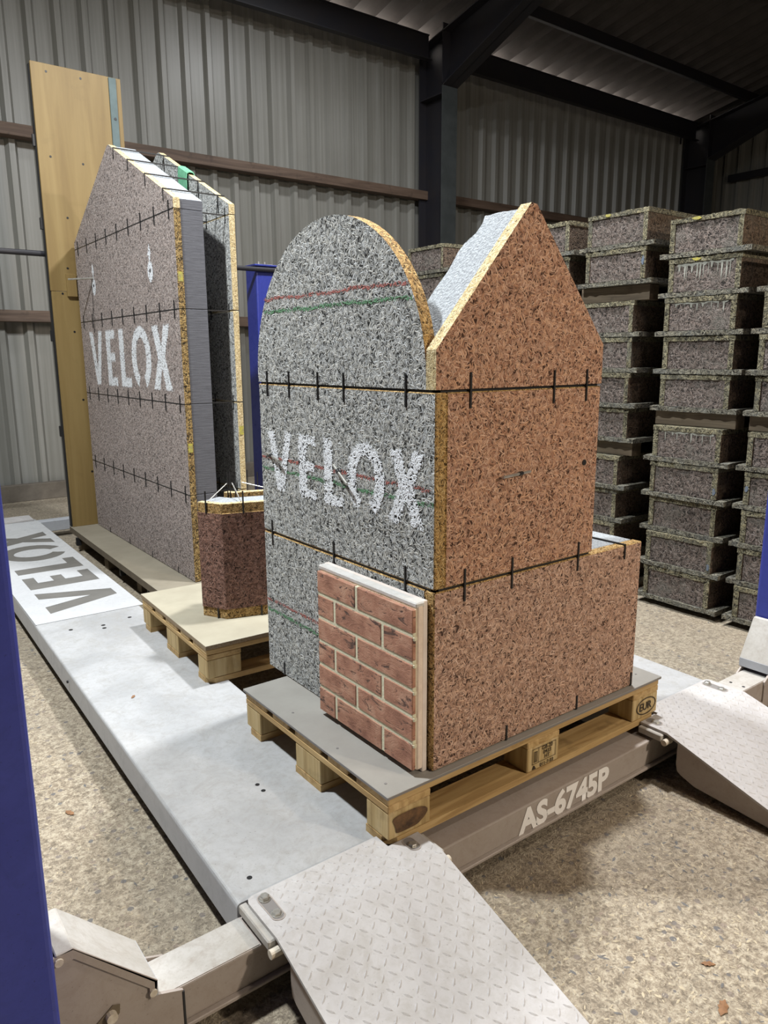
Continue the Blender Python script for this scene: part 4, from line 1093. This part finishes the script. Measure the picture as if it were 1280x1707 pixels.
# cement runs and paint marks on single boxes
def mark(key, nm, polys, m, x=.0085):
    t = units[key]; bm = bmesh.new()
    for p_ in polys:
        A_ = [bm.verts.new((x, -a, b)) for a, b in p_]; B_ = [bm.verts.new((x+.004, -a, b)) for a, b in p_]
        bm.faces.new(A_); n_ = len(p_)
        for i in range(n_): bm.faces.new((A_[i], B_[i], B_[(i+1) % n_], A_[(i+1) % n_]))
    bmesh.ops.recalc_face_normals(bm, faces=bm.faces); uvbox(bm)
    me = bpy.data.meshes.new(nm); bm.to_mesh(me); bm.free(); me.materials.append(m)
    o = bpy.data.objects.new(nm, me); COL.objects.link(o)
    o.parent = [c for c in t.children if c.name.startswith('lid' if nm == 'yellow_mark' else 'end_board' if nm == 'cement_drip' else 'side_board')][-1]
def drips(seed, n, lmax):
    r = random.Random(seed); P_ = []
    for i in range(n):
        u = -.15+.30*(i+r.uniform(.2, .8))/n; w_ = r.choice((.0016, .0022, .003, .0045, .007)); l = r.uniform(.25, 1)*lmax*(1 if w_ > .004 else .8)
        P_.append([(u-w_*1.5, .172), (u+w_*1.5, .172), (u+w_, .172-l*.35), (u+w_*.55, .172-l*.75), (u, .172-l), (u-w_*.6, .172-l*.7), (u-w_, .172-l*.3)])
    return P_
for key, sd, n_, lm in ((('Du', 1), 3, 13, .125), (('Du', 2), 8, 8, .075), (('Dl', 0), 5, 8, .085)):
    rb_ = random.Random(sd); wash = [(-.155, .1725), (.155, .1725)]+[(.155-.31*i/14, .172-rb_.uniform(.004, .022)*(1 if key[1] == 1 else .6)) for i in range(15)]
    mark(key, 'cement_drip', [wash], M['drip'], .0086)
    for pl in drips(sd, n_, lm): mark(key, 'cement_drip', [pl], M['drip'], .0078)
def blob(u, z, w_, h, seed):
    r = random.Random(seed); return [[(u+w_*math.cos(a)*r.uniform(.6, 1), z+h*math.sin(a)*r.uniform(.6, 1)) for a in [2*math.pi*i/11 for i in range(11)]]]
for key, u, w_ in ((('Du', 0), -.05, .032), (('Du', 1), -.04, .03), (('Cu', 0), -.06, .028), (('Bu', 0), -.15, .02)):
    mark(key, 'yellow_mark', blob(u, .188, w_, .009, int(w_*1000)), M['yellow_mark'], -.004)
for key, u, z, h in ((('Dl', 1), .186, .07, .024), (('Dl', 3), .186, .06, .022), (('Cu', 1), .186, .12, .03), (('El', 1), -.186, .11, .022)):
    mark(key, 'blue_mark', blob(u, z, .010, h, int(z*1000)), M['blue_mark'], -.001)

# ================================================================== LITTER ON THE FLOOR
rs = random.Random(21)
def leaf(x, y, z, s, a, lab):
    bm = bmesh.new(); pts = [(-1, 0), (-.55, .30), (-.3, .26), (0, .48), (.15, .34), (.55, .42), (.6, .2), (1, .05), (.6, -.14), (.4, -.38), (.05, -.3), (-.3, -.42), (-.6, -.22)]
    c = bm.verts.new((x, y, z+s*.24)); ring = []
    for i, (u, v) in enumerate(pts):
        X = x+s*(u*math.cos(a)-v*math.sin(a)); Y = y+s*(u*math.sin(a)+v*math.cos(a)); ring.append(bm.verts.new((X, Y, z+.001+s*rs.uniform(0, .12))))
    for i in range(len(ring)): bm.faces.new((c, ring[i], ring[(i+1) % len(ring)]))
    o = tag(obj('dry_leaf', bm, M['leaf']), lab, 'leaf', 'dry leaves on the floor'); md = o.modifiers.new('thick', 'SOLIDIFY'); md.thickness = .0008
leaf(.400, -.706, ZF, .026, .3, 'brown dry leaf on the concrete near the bottom right corner')
leaf(-.2245, 1.298, 0, .014, .8, 'tiny dark dry leaf on the white runway')
leaf(-.56, .95, ZF, .022, 1.9, 'dry leaf on the concrete beside the left runway')
leaf(.489, -.619, ZF, .018, 2.4, 'pale curled leaf on the concrete above the larger one')
def scatter(name, n, lab, cat, m, size, zones, seed):
    r = random.Random(seed); V_ = []; F_ = []
    for i in range(n):
        x0_, x1_, y0_, y1_ = r.choice(zones); x = r.uniform(x0_, x1_); y = r.uniform(y0_, y1_); a = r.uniform(0, math.pi)
        l = size*r.uniform(.5, 1.5); w_ = l*r.uniform(.2, .45); h = l*r.uniform(.08, .25); b = len(V_)
        for u, v, hh in ((-l, 0, .0004), (-.3*l, -w_, .0004), (.6*l, -w_*.7, .0004), (l, .2*w_, .0004), (.2*l, w_, .0004), (0, 0, h)):
            V_.append((x+u*math.cos(a)-v*math.sin(a), y+u*math.sin(a)+v*math.cos(a), ZF+hh))
        for k in range(5): F_.append((b+k, b+(k+1) % 5, b+5))
    me = bpy.data.meshes.new(name); me.from_pydata(V_, [], F_); me.uv_layers.new(name='UVMap')
    for l in me.loops: me.uv_layers[0].data[l.index].uv = me.vertices[l.vertex_index].co.xy
    me.materials.append(m); o = bpy.data.objects.new(name, me); COL.objects.link(o); tag(o, lab, cat, kind='stuff')
ZN = [(.12, 1.08, -1.0, -.08), (.12, 1.08, -1.0, -.08), (1.64, 2.7, .1, 3), (-1.1, -.42, .2, 2.6), (.2, 2.6, -1.3, -.68)]
scatter('wood_shavings', 2600, 'pale wood shavings strewn over the concrete floor', 'shavings', M['shaving'], .0065, ZN, 1)
scatter('floor_stones', 700, 'dark small stones showing in the concrete floor', 'stones', M['pebble'], .008, ZN, 2)
